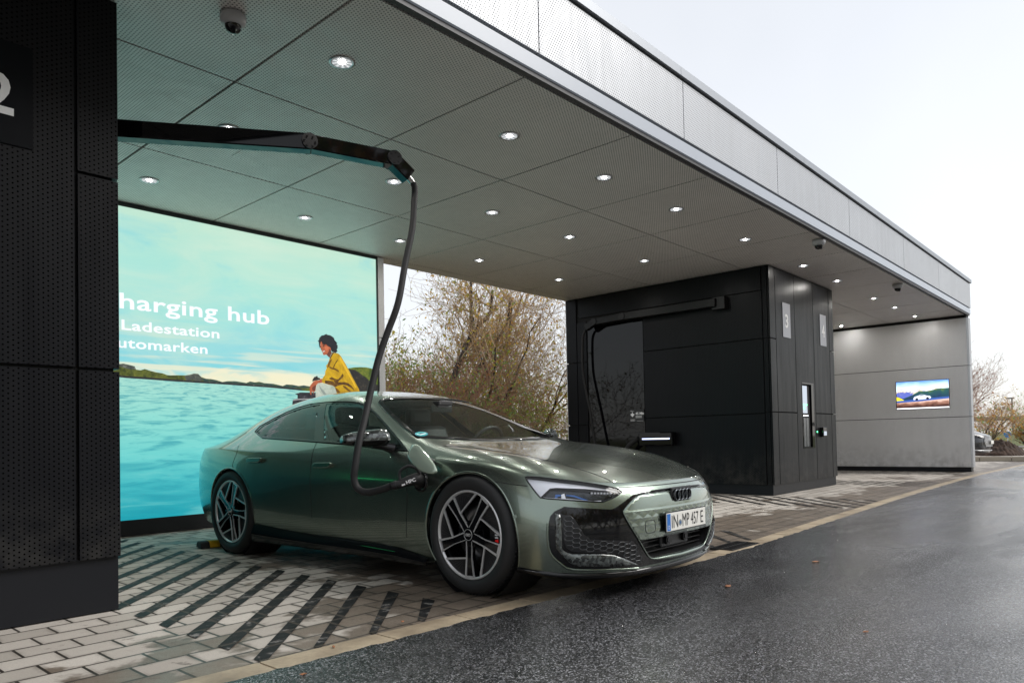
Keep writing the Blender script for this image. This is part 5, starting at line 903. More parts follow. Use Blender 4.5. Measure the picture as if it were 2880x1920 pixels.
def build_car(name, loc, rz, label, paint_m, hero=True, zs=1.0, group=None):
    e = empty(name, loc, rz, label, 'car', group); e.scale = (1, 1, zs)
    cuts = [(('circle', ax, .352, .388, s), SIDE) for ax in AX for s in (1, -1)]
    cuts += [(WS, (0, 0, 1)), (RW, (0, 0, 1))]
    for sg in (1, -1):
        mm = (lambda q: q) if sg > 0 else mirror
        cuts += [(mm(GA), (0, sg, .3))]
        if hero: cuts += [(mm(HLP), (OBL[0], OBL[1] * sg, OBL[2]))]
    if hero: cuts += [(OPF, (1, 0, 0))]
    bm_ = cut_body(BODY, cuts); bm_.materials.append(paint_m); bo = bpy.data.objects.new('body', bm_); C.objects.link(bo); bo.parent = e
    # underbody, wheel housings, sills
    b = MB(); b.box(-3.45, -.70, .16, .55, .70, .20); b.box(-2.5, -.86, .15, -.42, .86, .19); b.build('underbody', M_SATB, e)
    for ax in AX:
        for s in (1, -1):
            b = MB(); M = Matrix.Translation((ax, 0, .352)) @ Matrix.Rotation(R(90), 4, 'X')
            b.lathe([(.386, -.925 * s), (.392, -.62 * s), (.0, -.60 * s)], 48, M=M); b.build('wheel_housing', M_SATB, e)
            b = MB(); ring = []
            for k in range(61):
                a = R(-28 + 236 * k / 60); ring.append(drop(Vector((ax + .388 * math.cos(a), -s * .9, .352 + .388 * math.sin(a))), Vector((0, -s, 0)), -.006))
            b.tube(ring, .010, 8); b.build('arch_lip', paint_m, e)
    for sg in (1, -1):
        mm = (lambda q: q) if sg > 0 else mirror; S_ = (0, sg, .05); SG = (0, sg, .3)
        # glass with black frame
        patch('window_frame', mm(GA), SG, .004, M_GLB, e, .03, holes=[mm(SF), mm(SR)])
        patch('window', mm(SF), SG, .0, M_SDG, e, .03); patch('window', mm(SR), SG, .0, M_RRG if hero else M_SDG, e, .03)
        if hero:
            b = MB(); b.tube(on_body(mm(GA), SG, .002, .04, True), .0065, 6, closed=True); b.build('window_trim', M_GLB, e)
            sl = mm(CD['sill']); b = MB()
            top = on_body(mm([(-2.53, .93, .275), (-2.1, .91, .250), (-1.6, .90, .238), (-1.1, .90, .235), (-.70, .915, .225), (-.40, .92, .185)]), S_, .006, .05)
            bot = [Vector((p.x, p.y, .135)) + Vector((0, -sg * .02, 0)) for p in top]; mid = [(p + q) / 2 + Vector((0, -sg * .018, 0)) for p, q in zip(top, bot)]; inn = [Vector((p.x, p.y * .93, .14)) for p in bot]
            n = len(top); vs = top + mid + bot + inn; fs = []
            for r_ in range(3): fs += [(r_ * n + i, r_ * n + i + 1, (r_ + 1) * n + i + 1, (r_ + 1) * n + i) for i in range(n - 1)]
            b.add(vs, fs, 0, True); b.build('sill', M_GLB, e)
            # shut lines
            for pts in (CD['door_split'], CD['door_rear'], [(-.70, .87, .86)] + CD['door_front'][1:], CD['door_bottom'], CD['fenderline']):
                b = MB(); b.tube(on_body(mm(chaikin(pts, 1, False)), S_, -.0008, .03), .0028, 5); b.build('panel_gap', M_DKGAP, e)
            hs = [(.800, .520, .645)] + [(.70, .505, .70), (.55, .525, .75), (.35, .57, .80), (.15, .63, .845), (-.08, .685, .875), (-.30, .72, .90), (-.42, .75, .905)]
            b = MB(); b.tube(on_body(mm(chaikin(hs, 1, False)), (0, 0, 1), -.0008, .03), .0028, 5); b.build('panel_gap', M_DKGAP, e)
            # door handles
            for (l, s0, z) in ((-2.492, .945, .808), (-1.545, .925, .772)):
                q = drop(L3((l, sg * s0, z)), Vector((0, -sg, 0)), 0); b = MB()
                sh = [(-.115, -.012), (-.10, -.022), (.07, -.020), (.105, -.006), (.115, .012), (.10, .020), (-.09, .018), (-.115, .006)]
                b.prism([(q.x + a, q.y - sg * .022, q.z + c) for a, c in sh], (0, sg * .026, 0)); b.build('door_handle', paint_m, e, .005)
                b = MB(); sh2 = [(-.10, -.03), (-.05, -.038), (.05, -.036), (.085, -.02), (.07, -.004), (-.09, -.004)]
                b.prism([(q.x + a, q.y - sg * .0035, q.z + c) for a, c in sh2], (0, sg * .006, 0)); b.build('handle_recess', M_SATB, e)
        # mirror
        b = MB(); N = 20; rings = []; T_ = [k / 9 for k in range(10)]
        def msec(t_, up_):
            c = Vector((-.845, -sg * .925, .957)).lerp(Vector((-.985, -sg * 1.150, .950)), t_)
            rl = .085 * math.sqrt(max(.02, 1 - (t_ * 1.02 - .12) ** 4 * 1.05)) * (1 - .25 * t_); rz_ = .066 * math.sqrt(max(.02, 1 - abs(t_ * 1.1 - .25) ** 3.2)) * (.80 + .25 * (1 - t_))
            return c, rl, rz_
        for part_, mt_, a0, a1 in (('mirror_cap', M_FORG, -12, 192), ('mirror_base', M_GLB, 188, 352)):
            b = MB(); vs = []; n = 14
            for t_ in T_:
                c, rl, rz_ = msec(t_, 0); k_ = 1 if part_ == 'mirror_cap' else .93
                for k in range(n + 1):
                    a = R(a0 + (a1 - a0) * k / n); vs.append(c + Vector((math.cos(a) * rl * k_, 0, math.sin(a) * rz_ * (k_ if math.sin(a) > 0 else .80))))
            fs = [(i * (n + 1) + k, i * (n + 1) + k + 1, (i + 1) * (n + 1) + k + 1, (i + 1) * (n + 1) + k) for i in range(9) for k in range(n)]
            for i_ in (0, 9): fs.append(tuple(i_ * (n + 1) + k for k in range(n + 1)))
            b.add(vs, fs, 0, True); b.build(part_, mt_ if hero else paint_m, e)
        b = MB(); b.tube([(-.80, -sg * .86, .885), (-.84, -sg * .92, .905), (-.88, -sg * .98, .925)], [.040, .028, .035], 10); b.build('mirror_foot', M_GLB, e)
    patch('windscreen', WS, (0, 0, 1), -.001, M_WSG, e, .035)
    WSI = [(-.46 - .0 * 1, 0, .92)] ; cx_ = -.9
    ins = [(p[0] + (cx_ - p[0]) * (.06 if p[0] < cx_ else .10), p[1] * .955, p[2]) for p in WS]
    patch('windscreen_border', WS, (0, 0, 1), .003, M_GLB, e, .03, holes=[ins])
    patch('rear_window', RW, (0, 0, 1), .0, M_RRG, e, .07)
    b = MB(); b.tube(on_body(WS, (0, 0, 1), .002, .05, True), .006, 6, closed=True); b.build('windscreen_trim', M_GLB, e)
    return e, bo
def wheel(e, ax, s, hero=True, rot=0.0):
    w = bpy.data.objects.new('wheel', None); C.objects.link(w); w.parent = e; w.location = (ax, -s * .958, .362); w.empty_display_size = .2
    w.rotation_euler = (0, 0, 0 if s > 0 else math.pi)   # local: outside looks to -y
    MX = Matrix.Rotation(R(90), 4, 'X')                    # lathe z -> -y
    b = MB(); prof = [(.268, -.010), (.285, .006), (.325, .010), (.348, -.006), (.359, -.028), (TR, -.06), (TR, -.20), (.357, -.235), (.335, -.26), (.285, -.255), (.268, -.24)]
    b.lathe(prof, 96, M=MX); 
    if hero:
        for k in range(84):
            for (y0, y1, sk) in ((-.030, -.085, .012), (-.19, -.235, -.012)):
                a = 2 * math.pi * k / 84; a2 = a + .022; p = []
                r0 = TR - .004; r1 = TR + .0035
                pts = [(r0, a, y0), (r0, a2, y0), (r0, a2 + sk, y1), (r0, a + sk, y1)]
                f = lambda r, a_, y: Vector((r * math.cos(a_), -y, r * math.sin(a_)))
                vs = [f(r, a_, y) for r, a_, y in pts] + [f(r1, a_ + .001, y) for r, a_, y in pts]
                b.add(vs, [(4, 5, 6, 7), (0, 1, 5, 4), (1, 2, 6, 5), (2, 3, 7, 6), (3, 0, 4, 7)])
    b.build('tyre', mat('tyre_rubber', (.012, .012, .013), .6) if not bpy.data.materials.get('tyre_rubber') else bpy.data.materials['tyre_rubber'], w)
    rim = MB(); rim.lathe([(.268, -.008), (.262, -.016), (.256, -.05), (.245, -.23), (.262, -.245)], 72, M=MX); ro = rim.build('rim', M_GLB, w)
    b = MB(); b.lathe([(.2705, -.004), (.2665, .002), (.258, -.001), (.254, -.012)], 96, M=MX); b.build('rim_edge', M_ALU, ro)
    b = MB(); b.lathe([(.10, -.11), (.195, -.11), (.195, -.135), (.10, -.135)], 48, M=MX, closed=True); b.build('brake_disc', M_DISC, w)
    if hero:
        b = MB(); pts = [((.125 if i else .225) * math.cos(R(a)), (.125 if i else .225) * math.sin(R(a))) for i, rng_ in ((0, range(-30, 41, 10)), (1, range(40, -31, -10))) for a in rng_]
        sx = 1 if s > 0 else -1
        b.prism([(x * sx, .055, z) for x, z in pts], (0, .07, 0)); cal = b.build('brake_caliper', mat('caliper_black', (.012, .012, .013), .25), w, .006)
        b = MB(); b.prism([(.168 * sx, .052, -.055), (.200 * sx, .052, -.055), (.196 * sx, .052, -.020), (.172 * sx, .052, -.025)], (0, .002, 0)); b.build('red_badge', emit('badge_red', (.6, .01, .01), .15, (.5, .01, .01)), cal)
        b = MB()
        for (z0, z1, x0, x1) in ((-.014, -.006, .172, .198), (.002, .010, .172, .198), (.002, .026, .190, .198), (.018, .026, .172, .198)): b.box(min(x0 * sx, x1 * sx), .051, z0, max(x0 * sx, x1 * sx), .053, z1)
        b.build('caliper_lettering', M_WHITE, cal)
    sp = MB(); al = MB(); bl = MB()
    def pol(r, a, y): return Vector((r * math.cos(a), y, r * math.sin(a)))
    def edge(p, q, w0, w1=None, up_=.010):
        w1 = w0 if w1 is None else w1; d = (q - p).normalized(); nrm_ = Vector((d.z, 0, -d.x))
        al.prism([p + nrm_ * w0 / 2, q + nrm_ * w1 / 2, q - nrm_ * w1 / 2, p - nrm_ * w0 / 2], (0, up_, 0))
    for k in range(5):
        t0 = rot + R(-89 + 72 * k); cw = -1
        L0, L1, L2 = pol(.045, t0 - R(30), .004), pol(.14, t0 - R(8.5), 0), pol(.258, t0 - R(7.5), 0)
        R0, R1, R2 = pol(.045, t0 + R(30), .004), pol(.14, t0 + R(8.5), 0), pol(.258, t0 + R(7.5), 0)
        sp.prism([p + Vector((0, .005, 0)) for p in (L0, L1, L2, R2, R1, R0)], (0, .030, 0))
        edge(L0, L1, .007); edge(L1, L2, .009, .013); edge(R0, R1, .003); edge(R1, R2, .0035, .006)
        for f_ in (0, 1): al.prism([pol(.250, t0 + R(-9 + 0 * f_), .0), pol(.262, t0 - R(10), 0), pol(.262, t0 + R(10), 0), pol(.250, t0 + R(9), 0)], (0, .008, 0)) if f_ == 0 else None
        B1 = pol(.146, t0 - R(12), .003); B2 = pol(.257, t0 - R(52), .002); edge(B1, B2, .009, .012); edge(B1, L0.lerp(L1, .95), .008)
        bl.prism([L2 + Vector((0, .012, 0)), L1 + Vector((0, .012, 0)), B1 + Vector((0, .012, 0)), B2 + Vector((0, .012, 0)), pol(.258, t0 - R(30), .012)], (0, .012, 0))
        for q in range(1, 9):
            f = q / 9; p = L2.lerp(B2, f); p2 = L1.lerp(B1, f); bl.prism([p + Vector((0, .008, 0)), p + Vector((.002, .008, 0)), p2 + Vector((.002, .008, 0)), p2 + Vector((0, .008, 0))], (0, .004, 0))
        b_ = pol(.076, t0 + R(36), 0); sp.cyl(b_ + Vector((0, .002, 0)), b_ + Vector((0, .03, 0)), .010, n=8)
    sp.cyl((0, .006, 0), (0, .06, 0), .072, n=32); sp.build('spokes', M_GLB, ro); al.build('machined_edges', M_ALU, ro); bl.build('blades', M_SATB, ro)
    b = MB(); b.cyl((0, .006, 0), (0, -.002, 0), .034, n=28); cp = b.build('hub_cap', M_GLB, ro)
    b = MB()
    for k in range(4): b.tube([((-.0135 + .009 * k) + .0075 * math.cos(R(a)), -.003, .0075 * math.sin(R(a))) for a in range(0, 360, 30)], .0012, 5, closed=True)
    b.tube([(.033 * math.cos(R(a)), -.002, .033 * math.sin(R(a))) for a in range(0, 360, 15)], .0016, 5, closed=True); b.build('ring_emblem', M_ALU, cp)
    return w
CAR_LOC = (4.0648, 3.1883, 0); CAR_RZ = .013 - math.pi / 2
car, body = build_car('parked_car', CAR_LOC, CAR_RZ, 'olive green sports sedan plugged into the charging cable in front of the lit picture wall', P_GRN)
wheel(car, 0, 1); wheel(car, 0, -1); wheel(car, -2.9, 1, rot=R(14)); wheel(car, -2.9, -1)

# ---- front of the green car
patch('front_mask', MKF, (1, 0, 0), .003, M_GLB, car, .03, holes=[PNF, OPF]) if 0 else None
half_mask = [cen(CD['mask_low'][-1])] + CD['mask_low'][-2:0:-1] + CD['mask'][:-1] + [cen(CD['mask'][-1])]
half_pan = [cen(CD['panel'][0])] + CD['panel'][1:-1] + [cen(CD['panel'][-1])]
panel_m = paint('olive_panel', (.190, .232, .196), wet=False); t = NT(panel_m); o_ = t.obj(); xx, yy, zz_ = t.sep(o_)[:3]
# stamped pyramids on the lower part of the panel
pu = t.math('DIVIDE', yy, .075); pv = t.math('DIVIDE', zz_, .042)
tri = lambda q: t.math('ABSOLUTE', t.math('SUBTRACT', t.math('FRACT', q), .5))
hh = t.math('MAXIMUM', tri(t.math('ADD', pu, t.math('MULTIPLY', t.math('FLOOR', pv), .5))), tri(pv))
t.set(t.b.inputs['Coat Normal'], t.bump(t.math('MULTIPLY', hh, t.maprange(zz_, .515, .50)), 1.0, .0045)); t.set(t.b.inputs['Normal'], t.bump(t.math('MULTIPLY', hh, t.maprange(zz_, .515, .50)), 1.0, .0045))
for sg in (1, -1):
    mm = (lambda q: q) if sg > 0 else mirror; DO = (.80, .58 * sg, 0)
    mask_poly = half_mask
    # the gloss black mask leaves out the central opening
    ob = [cen(CD['opening'][4])] + CD['opening'][5:] + [CD['opening'][0]] + CD['opening'][1:3] + [cen(CD['opening'][3])]
    mp_ = CD['mask_low'][-2:0:-1] + CD['mask'][:-1] + [cen(CD['mask'][-1])] + [cen(CD['opening'][3])] + CD['opening'][2::-1] + CD['opening'][:4:-1] + [cen(CD['opening'][4]), cen(CD['mask_low'][-1])]
    patch('front_mask', mm(mp_), DO, .005, M_GLB, car, .018)
    if sg > 0: patch('front_panel', PNF, (1, 0, 0), .012, panel_m, car, .018, thick=.010, smooth=1)
    # frame line around the lower opening
    lf = chaikin([CD['lowframe'][i] for i in range(9)] + [cen(CD['lowframe'][9])], 1, False)
    pts = on_body(mm(lf), (1, .3 * sg, 0), .010, .02); b = MB(); b.tube(pts, [.004 + .010 * min(1, max(0, (i / len(pts) - .4) * 3)) for i in range(len(pts))], 8); b.build('lower_frame', P_GRN, car)
    patch('side_intake', mm(CD['comb']), DO, .009, M_SATB, car, .02)
    # honeycomb ribs
    Dv, u, w_ = basis(DO if sg > 0 else (.80, -.58, 0)); P3 = [L3(p) for p in mm(CD['comb'])]; ctr = sum(P3, Vector()) / len(P3); P2 = [((p - ctr).dot(u), (p - ctr).dot(w_)) for p in P3]
    b = MB(); a_ = .026; seen = set()
    for i in range(-14, 15):
        for j in range(-10, 11):
            cx_ = i * a_ * 1.5; cy_ = (j + (i % 2) * .5) * a_ * 1.0
            hx = [(cx_ + a_ * math.cos(R(60 * k)), cy_ + a_ * .58 * math.sin(R(60 * k)) ) for k in range(6)]
            for k in range(6):
                p, q = hx[k], hx[(k + 1) % 6]; key = (round((p[0] + q[0]) / 2, 4), round((p[1] + q[1]) / 2, 4))
                if key in seen or not (pip(*p, P2) and pip(*q, P2)): continue
                seen.add(key); b.tube([drop(ctr + u * c[0] + w_ * c[1], Dv, .014) for c in (p, q)], .0022, 4)
    b.build('honeycomb_grille', mat('grille_grey', (.10, .105, .11), .25, .3) if not bpy.data.materials.get('grille_grey') else bpy.data.materials['grille_grey'], car)
    patch('intake_blade', mm(CD['blade']), DO, .018, M_FORG, car, .025, thick=.016)
    b = MB(); b.tube(on_body(mm(chaikin(CD['liphi'], 1, False)), DO, .004, .02), .0085, 8); b.build('intake_edge', P_GRN, car)
    # splitter under the bumper
    sp_ = on_body(mm([(.38, .94, .20), (.50, .915, .19), (.60, .86, .18), (.70, .76, .172), (.80, .60, .165), (.86, .42, .16), (.89, .2, .16), (.90, 0, .16)]), DO, .0, .03)
    b = MB(); n = len(sp_); top = [p + Vector((0, 0, .0)) for p in sp_]
    outv = [Vector((p.x * 1.0 + .012, p.y * 1.012, p.z - .014)) for p in sp_]; low = [Vector((p.x - .01, p.y * .99, p.z - .034)) for p in sp_]; inn = [Vector((p.x - .16, p.y * .86, p.z - .032)) for p in sp_]
    vs = top + outv + low + inn; b.add(vs, [(r_ * n + i, r_ * n + i + 1, (r_ + 1) * n + i + 1, (r_ + 1) * n + i) for r_ in range(3) for i in range(n - 1)], 0, True); b.build('splitter', M_GLB, car)
    for key in ('sensor1', 'sensor2'):
        q = drop(L3(mm(CD[key])[0]), basis(DO)[0], .003); b = MB(); nn_ = basis((.5, .8 * sg, 0) if key == 'sensor1' else DO)[0]
        b.cyl(q - nn_ * .004, q + nn_ * .003, .011, n=16); b.build('parking_sensor', P_GRN if key == 'sensor1' else M_GLB, car)
    # ---- headlight: bucket, inner parts, lens
    HD = (OBL[0], OBL[1] * sg, OBL[2]); Hv = basis(HD)[0]
    rim_ = [L3(p) for p in mm(HLP)]; back = [drop(p, Hv, 0) - Hv * .07 for p in rim_]; ctr = sum(back, Vector()) / len(back); back = [p.lerp(ctr, .12) for p in back]
    b = MB(); n = len(rim_); rim2 = [drop(p, Hv, -.001) for p in rim_]
    b.add(rim2 + back, [(i, (i + 1) % n, n + (i + 1) % n, n + i) for i in range(n)] + [tuple(range(n, 2 * n))]); hl = b.build('headlight', M_LAMPDK, car)
    patch('reflector_panel', mm(CD['hl_drl']), HD, -.018, M_LAMPIN, hl, .03)
    patch('dark_bezel', mm(CD['hl_dark']), HD, -.040, M_LAMPDK, hl, .03)
    patch('blue_accent', mm(CD['hl_blue']), HD, -.030, emit('blue_accent', (.01, .10, .40), .06, (.015, .09, .30)), hl, .02)
    patch('blue_accent', mm(CD['hl_blue2']), HD, -.030, bpy.data.materials['blue_accent'], hl, .02)
    patch('lamp_divider', mm(CD['hl_chrome']), HD, -.028, M_LAMPIN, hl, .02)
    patch('lower_bezel', mm(CD['hl_bar']), HD, -.006, M_LAMPIN, hl, .03)
    b = MB()
    for k in range(7):
        q = Vector(L3(mm([(.70 + .012 * k, .655 - .0165 * k, .628 - .001 * k)])[0])); q = drop(q, Hv, -.03); b.cyl(q, q + Hv * .012, .0055, n=8)
    b.build('light_modules', M_LAMPIN, hl)
    patch('lens', mm(HLP), HD, .0005, M_CLR, hl, .03)
    b = MB(); b.tube(on_body(mm(HLP), HD, .0005, .03, True), .0042, 6, closed=True); b.build('lens_seal', M_GLB, hl)
b = MB(); b.tube(on_body(chaikin([(.812, .515, .643), (.835, .44, .642), (.86, .33, .641), (.878, .18, .640), (.882, 0, .640), (.878, -.18, .640), (.86, -.33, .641), (.835, -.44, .642), (.812, -.515, .643)], 1, False), (1, 0, .2), -.0005, .03), .0032, 5); b.build('panel_gap', M_DKGAP, car)
# lower opening: dark duct with radar and camera pods
b = MB(); rim_ = [drop(L3(p), Vector((1, 0, 0)), 0) for p in OPF]; back = [p + Vector((-.10, 0, 0)) for p in rim_]; n = len(rim_)
b.add(rim_ + back, [(i, (i + 1) % n, n + (i + 1) % n, n + i) for i in range(n)] + [tuple(range(n, 2 * n))]); duct = b.build('lower_air_duct', M_SATB, car)
b = MB(); b.box(.81, -.17, .255, .865, .17, .335); b.build('radar_housing', M_SATB, duct, .01)
for s_ in (.115, -.10):
    b = MB(); b.cyl((.85, -s_, .30), (.885, -s_, .30), .028, n=20); b.cyl((.88, -s_, .30), (.889, -s_, .30), .017, n=16); b.build('sensor_pod', M_GLB, duct)
b = MB()
for k in range(3): b.box(.835, -.36, .245 + k * .03, .85, .36, .249 + k * .03)
b.build('duct_slats', M_SATB, duct)
# emblem of four linked rings
q = drop(Vector((.9, 0, .575)), Vector((1, 0, 0)), .016); b = MB(); RR = .033
for k in range(4): b.tube([(q.x + .010, (-.069 + .046 * k) + RR * math.cos(R(a)), q.z - .008 + RR * math.sin(R(a))) for a in range(0, 360, 15)], .0052, 8, closed=True)
b.build('ring_emblem', mat('dark_chrome', (.10, .11, .12), .15, .9), car)
b = MB(); b.box(q.x - .012, -.125, q.z - .045, q.x + .003, .125, q.z + .042); b.build('emblem_base', M_GLB, car, .01)
b = MB(); b.tube(on_body([(.91, .30, .606), (.918, .1, .610), (.92, 0, .610), (.918, -.1, .610), (.91, -.30, .606)], (1, 0, 0), .013, .03), .0045, 6); b.build('slot_trim', M_GLB, car)
# licence plate
PL, PW, PH = .946, .247, .054
pl = empty('licence_plate', (0, 0, 0)); pl.parent = car; pl.location = (PL, 0, .420)
b = MB(); b.box(-.006, -PW - .006, -PH - .006, .0, PW + .006, PH + .006); b.build('plate_holder', M_GLB, pl)
b = MB(); b.box(.0005, -PW, -PH, .004, PW, PH); b.build('plate', mat('plate_white', (.86, .85, .80), .35), pl, .003)
b = MB(); b.box(.0042, -PW + .004, -PH + .004, .0050, -PW + .045, PH - .004); eu = b.build('blue_band', mat('plate_blue', (.01, .16, .55), .35), pl)
# text reads left to right from the front: local +y is the car's left, i.e. the reader's right
RT_ = Matrix(((0, 0, 1, 0), (1, 0, 0, 0), (0, 1, 0, 0), (0, 0, 0, 1)))
M_PLB = mat('plate_black', (.01, .01, .01), .4)
def ptext(s, y0, y1, z0, h, parent, m, name='characters'):
    o = text_mesh(s, 1.0, name, m, parent, Matrix.Identity(4), .0, 1.0, .0, 'LEFT'); v = o.data.vertices; xs_ = [a.co.x for a in v]; ys_ = [a.co.y for a in v]
    sx = (y1 - y0) / (max(xs_) - min(xs_)); sy = h / (max(ys_) - min(ys_))
    o.data.transform(Matrix.Translation((.0052, y0, z0)) @ RT_ @ Matrix.Diagonal((sx, sy, 1, 1)) @ Matrix.Translation((-min(xs_), -min(ys_), 0))); return o
for s_, a, c in (('IN', -.188, -.112), ('MP', -.056, .030), ('457', .052, .150), ('E', .180, .214)): ptext(s_, a, c, -.038, .076, pl, M_PLB)
ptext('D', -.229, -.213, -.040, .022, eu, M_WHITE, 'letter')
b = MB(); b.cyl((.004, -.084, -.012), (.0056, -.084, -.012), .019, n=24); sl_ = b.build('seal', mat('seal_grey', (.25, .28, .30), .4), pl)
b = MB(); b.cyl((.0056, -.084, -.012), (.0062, -.084, -.012), .009, n=16); b.build('crest', mat('seal_blue', (.03, .12, .30), .4), sl_)
# pad for the tow eye
qd = drop(L3(CD['padc'][0]), basis((.9, .4, 0))[0], .013); b = MB(); rr_ = []
for k in range(24): a = 2 * math.pi * k / 24; ex = .042 * (abs(math.cos(a)) ** .5) * (1 if math.cos(a) > 0 else -1); ez = .036 * (abs(math.sin(a)) ** .5) * (1 if math.sin(a) > 0 else -1); rr_.append(drop(qd + Vector((0, ex, ez)), Vector((1, 0, 0)), .0125))
b.tube(rr_, .0018, 5, closed=True); b.build('tow_cover', M_DKGAP, car)
# ---- cabin
cb = MB(); cb.box(-3.3, -.76, .22, -.55, .76, .30); cb.build('cabin_floor', M_INT, car)
for s_ in (1, -1):
    b = MB(); b.prism([(-3.2, -s_ * .80, .3), (-.6, -s_ * .80, .3), (-.6, -s_ * .80, .86), (-3.2, -s_ * .76, .93)], (0, s_ * .02, 0)); b.build('door_lining', M_INT, car)
HLN = [(-1.42, 0, 1.3), (-1.44, .40, 1.3), (-1.5, .52, 1.3), (-2.0, .54, 1.3), (-2.5, .50, 1.3), (-2.6, 0, 1.3)]
HF = HLN + [(p[0], -p[1], p[2]) for p in HLN[-2:0:-1]]; patch('headliner', HF, (0, 0, 1), -.035, M_INT, car, .08)
b = MB(); b.prism([(-.50, -.72, .86), (-.62, -.72, .905), (-.98, -.72, .90), (-1.05, -.72, .80), (-1.0, -.72, .6), (-.6, -.72, .6)], (0, 1.44, 0)); dsh = b.build('dashboard', M_INT, car, .02)
b = MB(); b.box(-.98, .26, .88, -.80, .52, .955); b.build('instrument_binnacle', M_INT, dsh, .02)
sw = MB(); MS = Matrix.Translation((-1.10, .38, .87)) @ Matrix.Rotation(R(-66), 4, 'Y')
sw.tube([MS @ Vector((.185 * math.cos(R(a)), .185 * math.sin(R(a)), 0)) for a in range(0, 360, 12)], .016, 8, closed=True)
sw.box(-.02, -.175, -.01, .02, .175, .01, M=MS); sw.box(-.17, -.02, -.01, .0, .02, .01, M=MS); sw.box(-.06, -.07, -.015, .06, .07, .02, M=MS); sw.build('steering_wheel', M_SATB, car)
def seat(l, y, w_=.25, rear=False):
    b = MB(); b.prism([(l, y - w_, .40), (l - .52, y - w_, .36), (l - .52, y - w_, .50), (l, y - w_, .56)], (0, 2 * w_, 0))
    b.prism([(l - .46, y - w_, .50), (l - .60, y - w_, .48), (l - .84, y - w_ * .85, 1.06), (l - .72, y - w_ * .85, 1.08)], (0, 2 * w_, 0)); so = b.build('seat', M_SEAT, car, .04)
    b = MB(); b.box(l - .86, y - .13, 1.08, l - .75, y + .13, 1.235); b.build('headrest', M_SEAT, so, .04)
seat(-1.15, .38); seat(-1.15, -.38); seat(-2.05, .36, .28); seat(-2.05, -.36, .28)
b = MB(); b.tube([(-1.90, -.66, 1.16), (-1.88, -.60, .9), (-1.7, -.56, .55)], [.012] * 3, 4); b.build('seat_belt', mat('belt_grey', (.10, .10, .10), .7), car)
b = MB(); b.box(-1.245, -.115, 1.165, -1.225, .115, 1.225); b.build('interior_mirror', M_SATB, car, .008)
b = MB(); b.box(-1.32, -.08, 1.22, -1.18, .08, 1.26); b.build('sensor_housing', M_INT, car, .01)
# round sticker low in the windscreen
wn_ = basis((.3, .5, 1))[0]; c0 = drop(L3((-.713, .686, .981)), wn_, .003); nrm = BVH.find_nearest(c0)[1]
st_ = MB(); st_.cyl(c0, c0 + nrm * .001, .046, n=32); sk = st_.build('sticker', mat('sticker_blue', (.02, .22, .34), .4), car)
b = MB(); b.cyl(c0, c0 + nrm * .0018, .041, n=32); b.build('sticker_field', mat('sticker_turquoise', (.02, .42, .42), .4), sk)
eu_ = Vector((0, 1, 0)); ux = (eu_ - nrm * eu_.dot(nrm)).normalized(); uz = nrm.cross(ux); uz = uz if uz.z > 0 else -uz
q = c0 + nrm * .0022
b = MB(); b.prism([q + ux * a + uz * c for a, c in ((-.024, -.020), (.030, -.020), (.030, -.006), (-.024, -.006))], nrm * .0005); b.prism([q + ux * a + uz * c for a, c in ((-.034, .004), (-.018, .004), (-.018, .014), (-.034, .014))], nrm * .0005); b.build('sticker_text_field', M_WHITE, sk)
b = MB(); b.prism([q + ux * a + uz * c for a, c in ((-.012, .000), (-.004, .018), (.000, .010), (.006, .022), (.022, .000))], nrm * .0005); b.build('sticker_mountain', mat('sticker_dark', (.01, .10, .14), .4), sk)
# charging port, flap
pc = drop(L3((-.420, .956, .672)), Vector((0, -1, 0)), 0)
b = MB(); My = Matrix.Translation(pc) @ Matrix.Rotation(R(90), 4, 'X')
b.lathe([(.0, .012), (.035, .014), (.040, .010), (.050, .010), (.054, .016), (.064, .010), (.068, -.004)], 40, M=My); b.build('charging_port', M_GLB, car)
FLP = [(-.473, 1.019, .847), (-.48, 1.008, .873), (-.465, .991, .908), (-.443, .984, .918), (-.415, .983, .913), (-.377, .988, .894), (-.306, 1.003, .846), (-.243, 1.014, .806), (-.211, 1.024, .779), (-.188, 1.033, .752), (-.191, 1.039, .74), (-.216, 1.045, .732), (-.259, 1.048, .736), (-.312, 1.049, .745), (-.364, 1.045, .766), (-.433, 1.033, .806), (-.467, 1.024, .835)]
F3 = [L3(p) for p in chaikin(FLP, 1)]; fc = sum(F3, Vector()) / len(F3); nf = Vector((0, 0, 0))
for i in range(len(F3)): nf += (F3[i] - fc).cross(F3[(i + 1) % len(F3)] - fc)
nf.normalize(); nf = nf if nf.y < 0 else -nf
n = len(F3); mid = [fc.lerp(p, .86) + nf * .006 for p in F3]; bk = [p - nf * .010 for p in F3]
b = MB(); b.add(F3 + mid + bk + [fc + nf * .009], [(i, (i + 1) % n, n + (i + 1) % n, n + i) for i in range(n)] + [(n + i, n + (i + 1) % n, 3 * n) for i in range(n)] + [(2 * n + i, 2 * n + (i + 1) % n, (i + 1) % n, i) for i in range(n)] + [tuple(range(2 * n, 3 * n))], 0, True)
fl = b.build('charging_flap', mat('pale_green_flap', (.36, .44, .36), .22, .3, Coat_Weight=1.0), car)
b = MB(); b.tube([L3((-.33, .93, .80)), L3((-.33, .985, .83)), fc - nf * .012], .014, 8); b.build('flap_hinge', M_SATB, fl)
CM = Matrix.Translation(CAR_LOC) @ Matrix.Rotation(CAR_RZ, 4, 'Z')
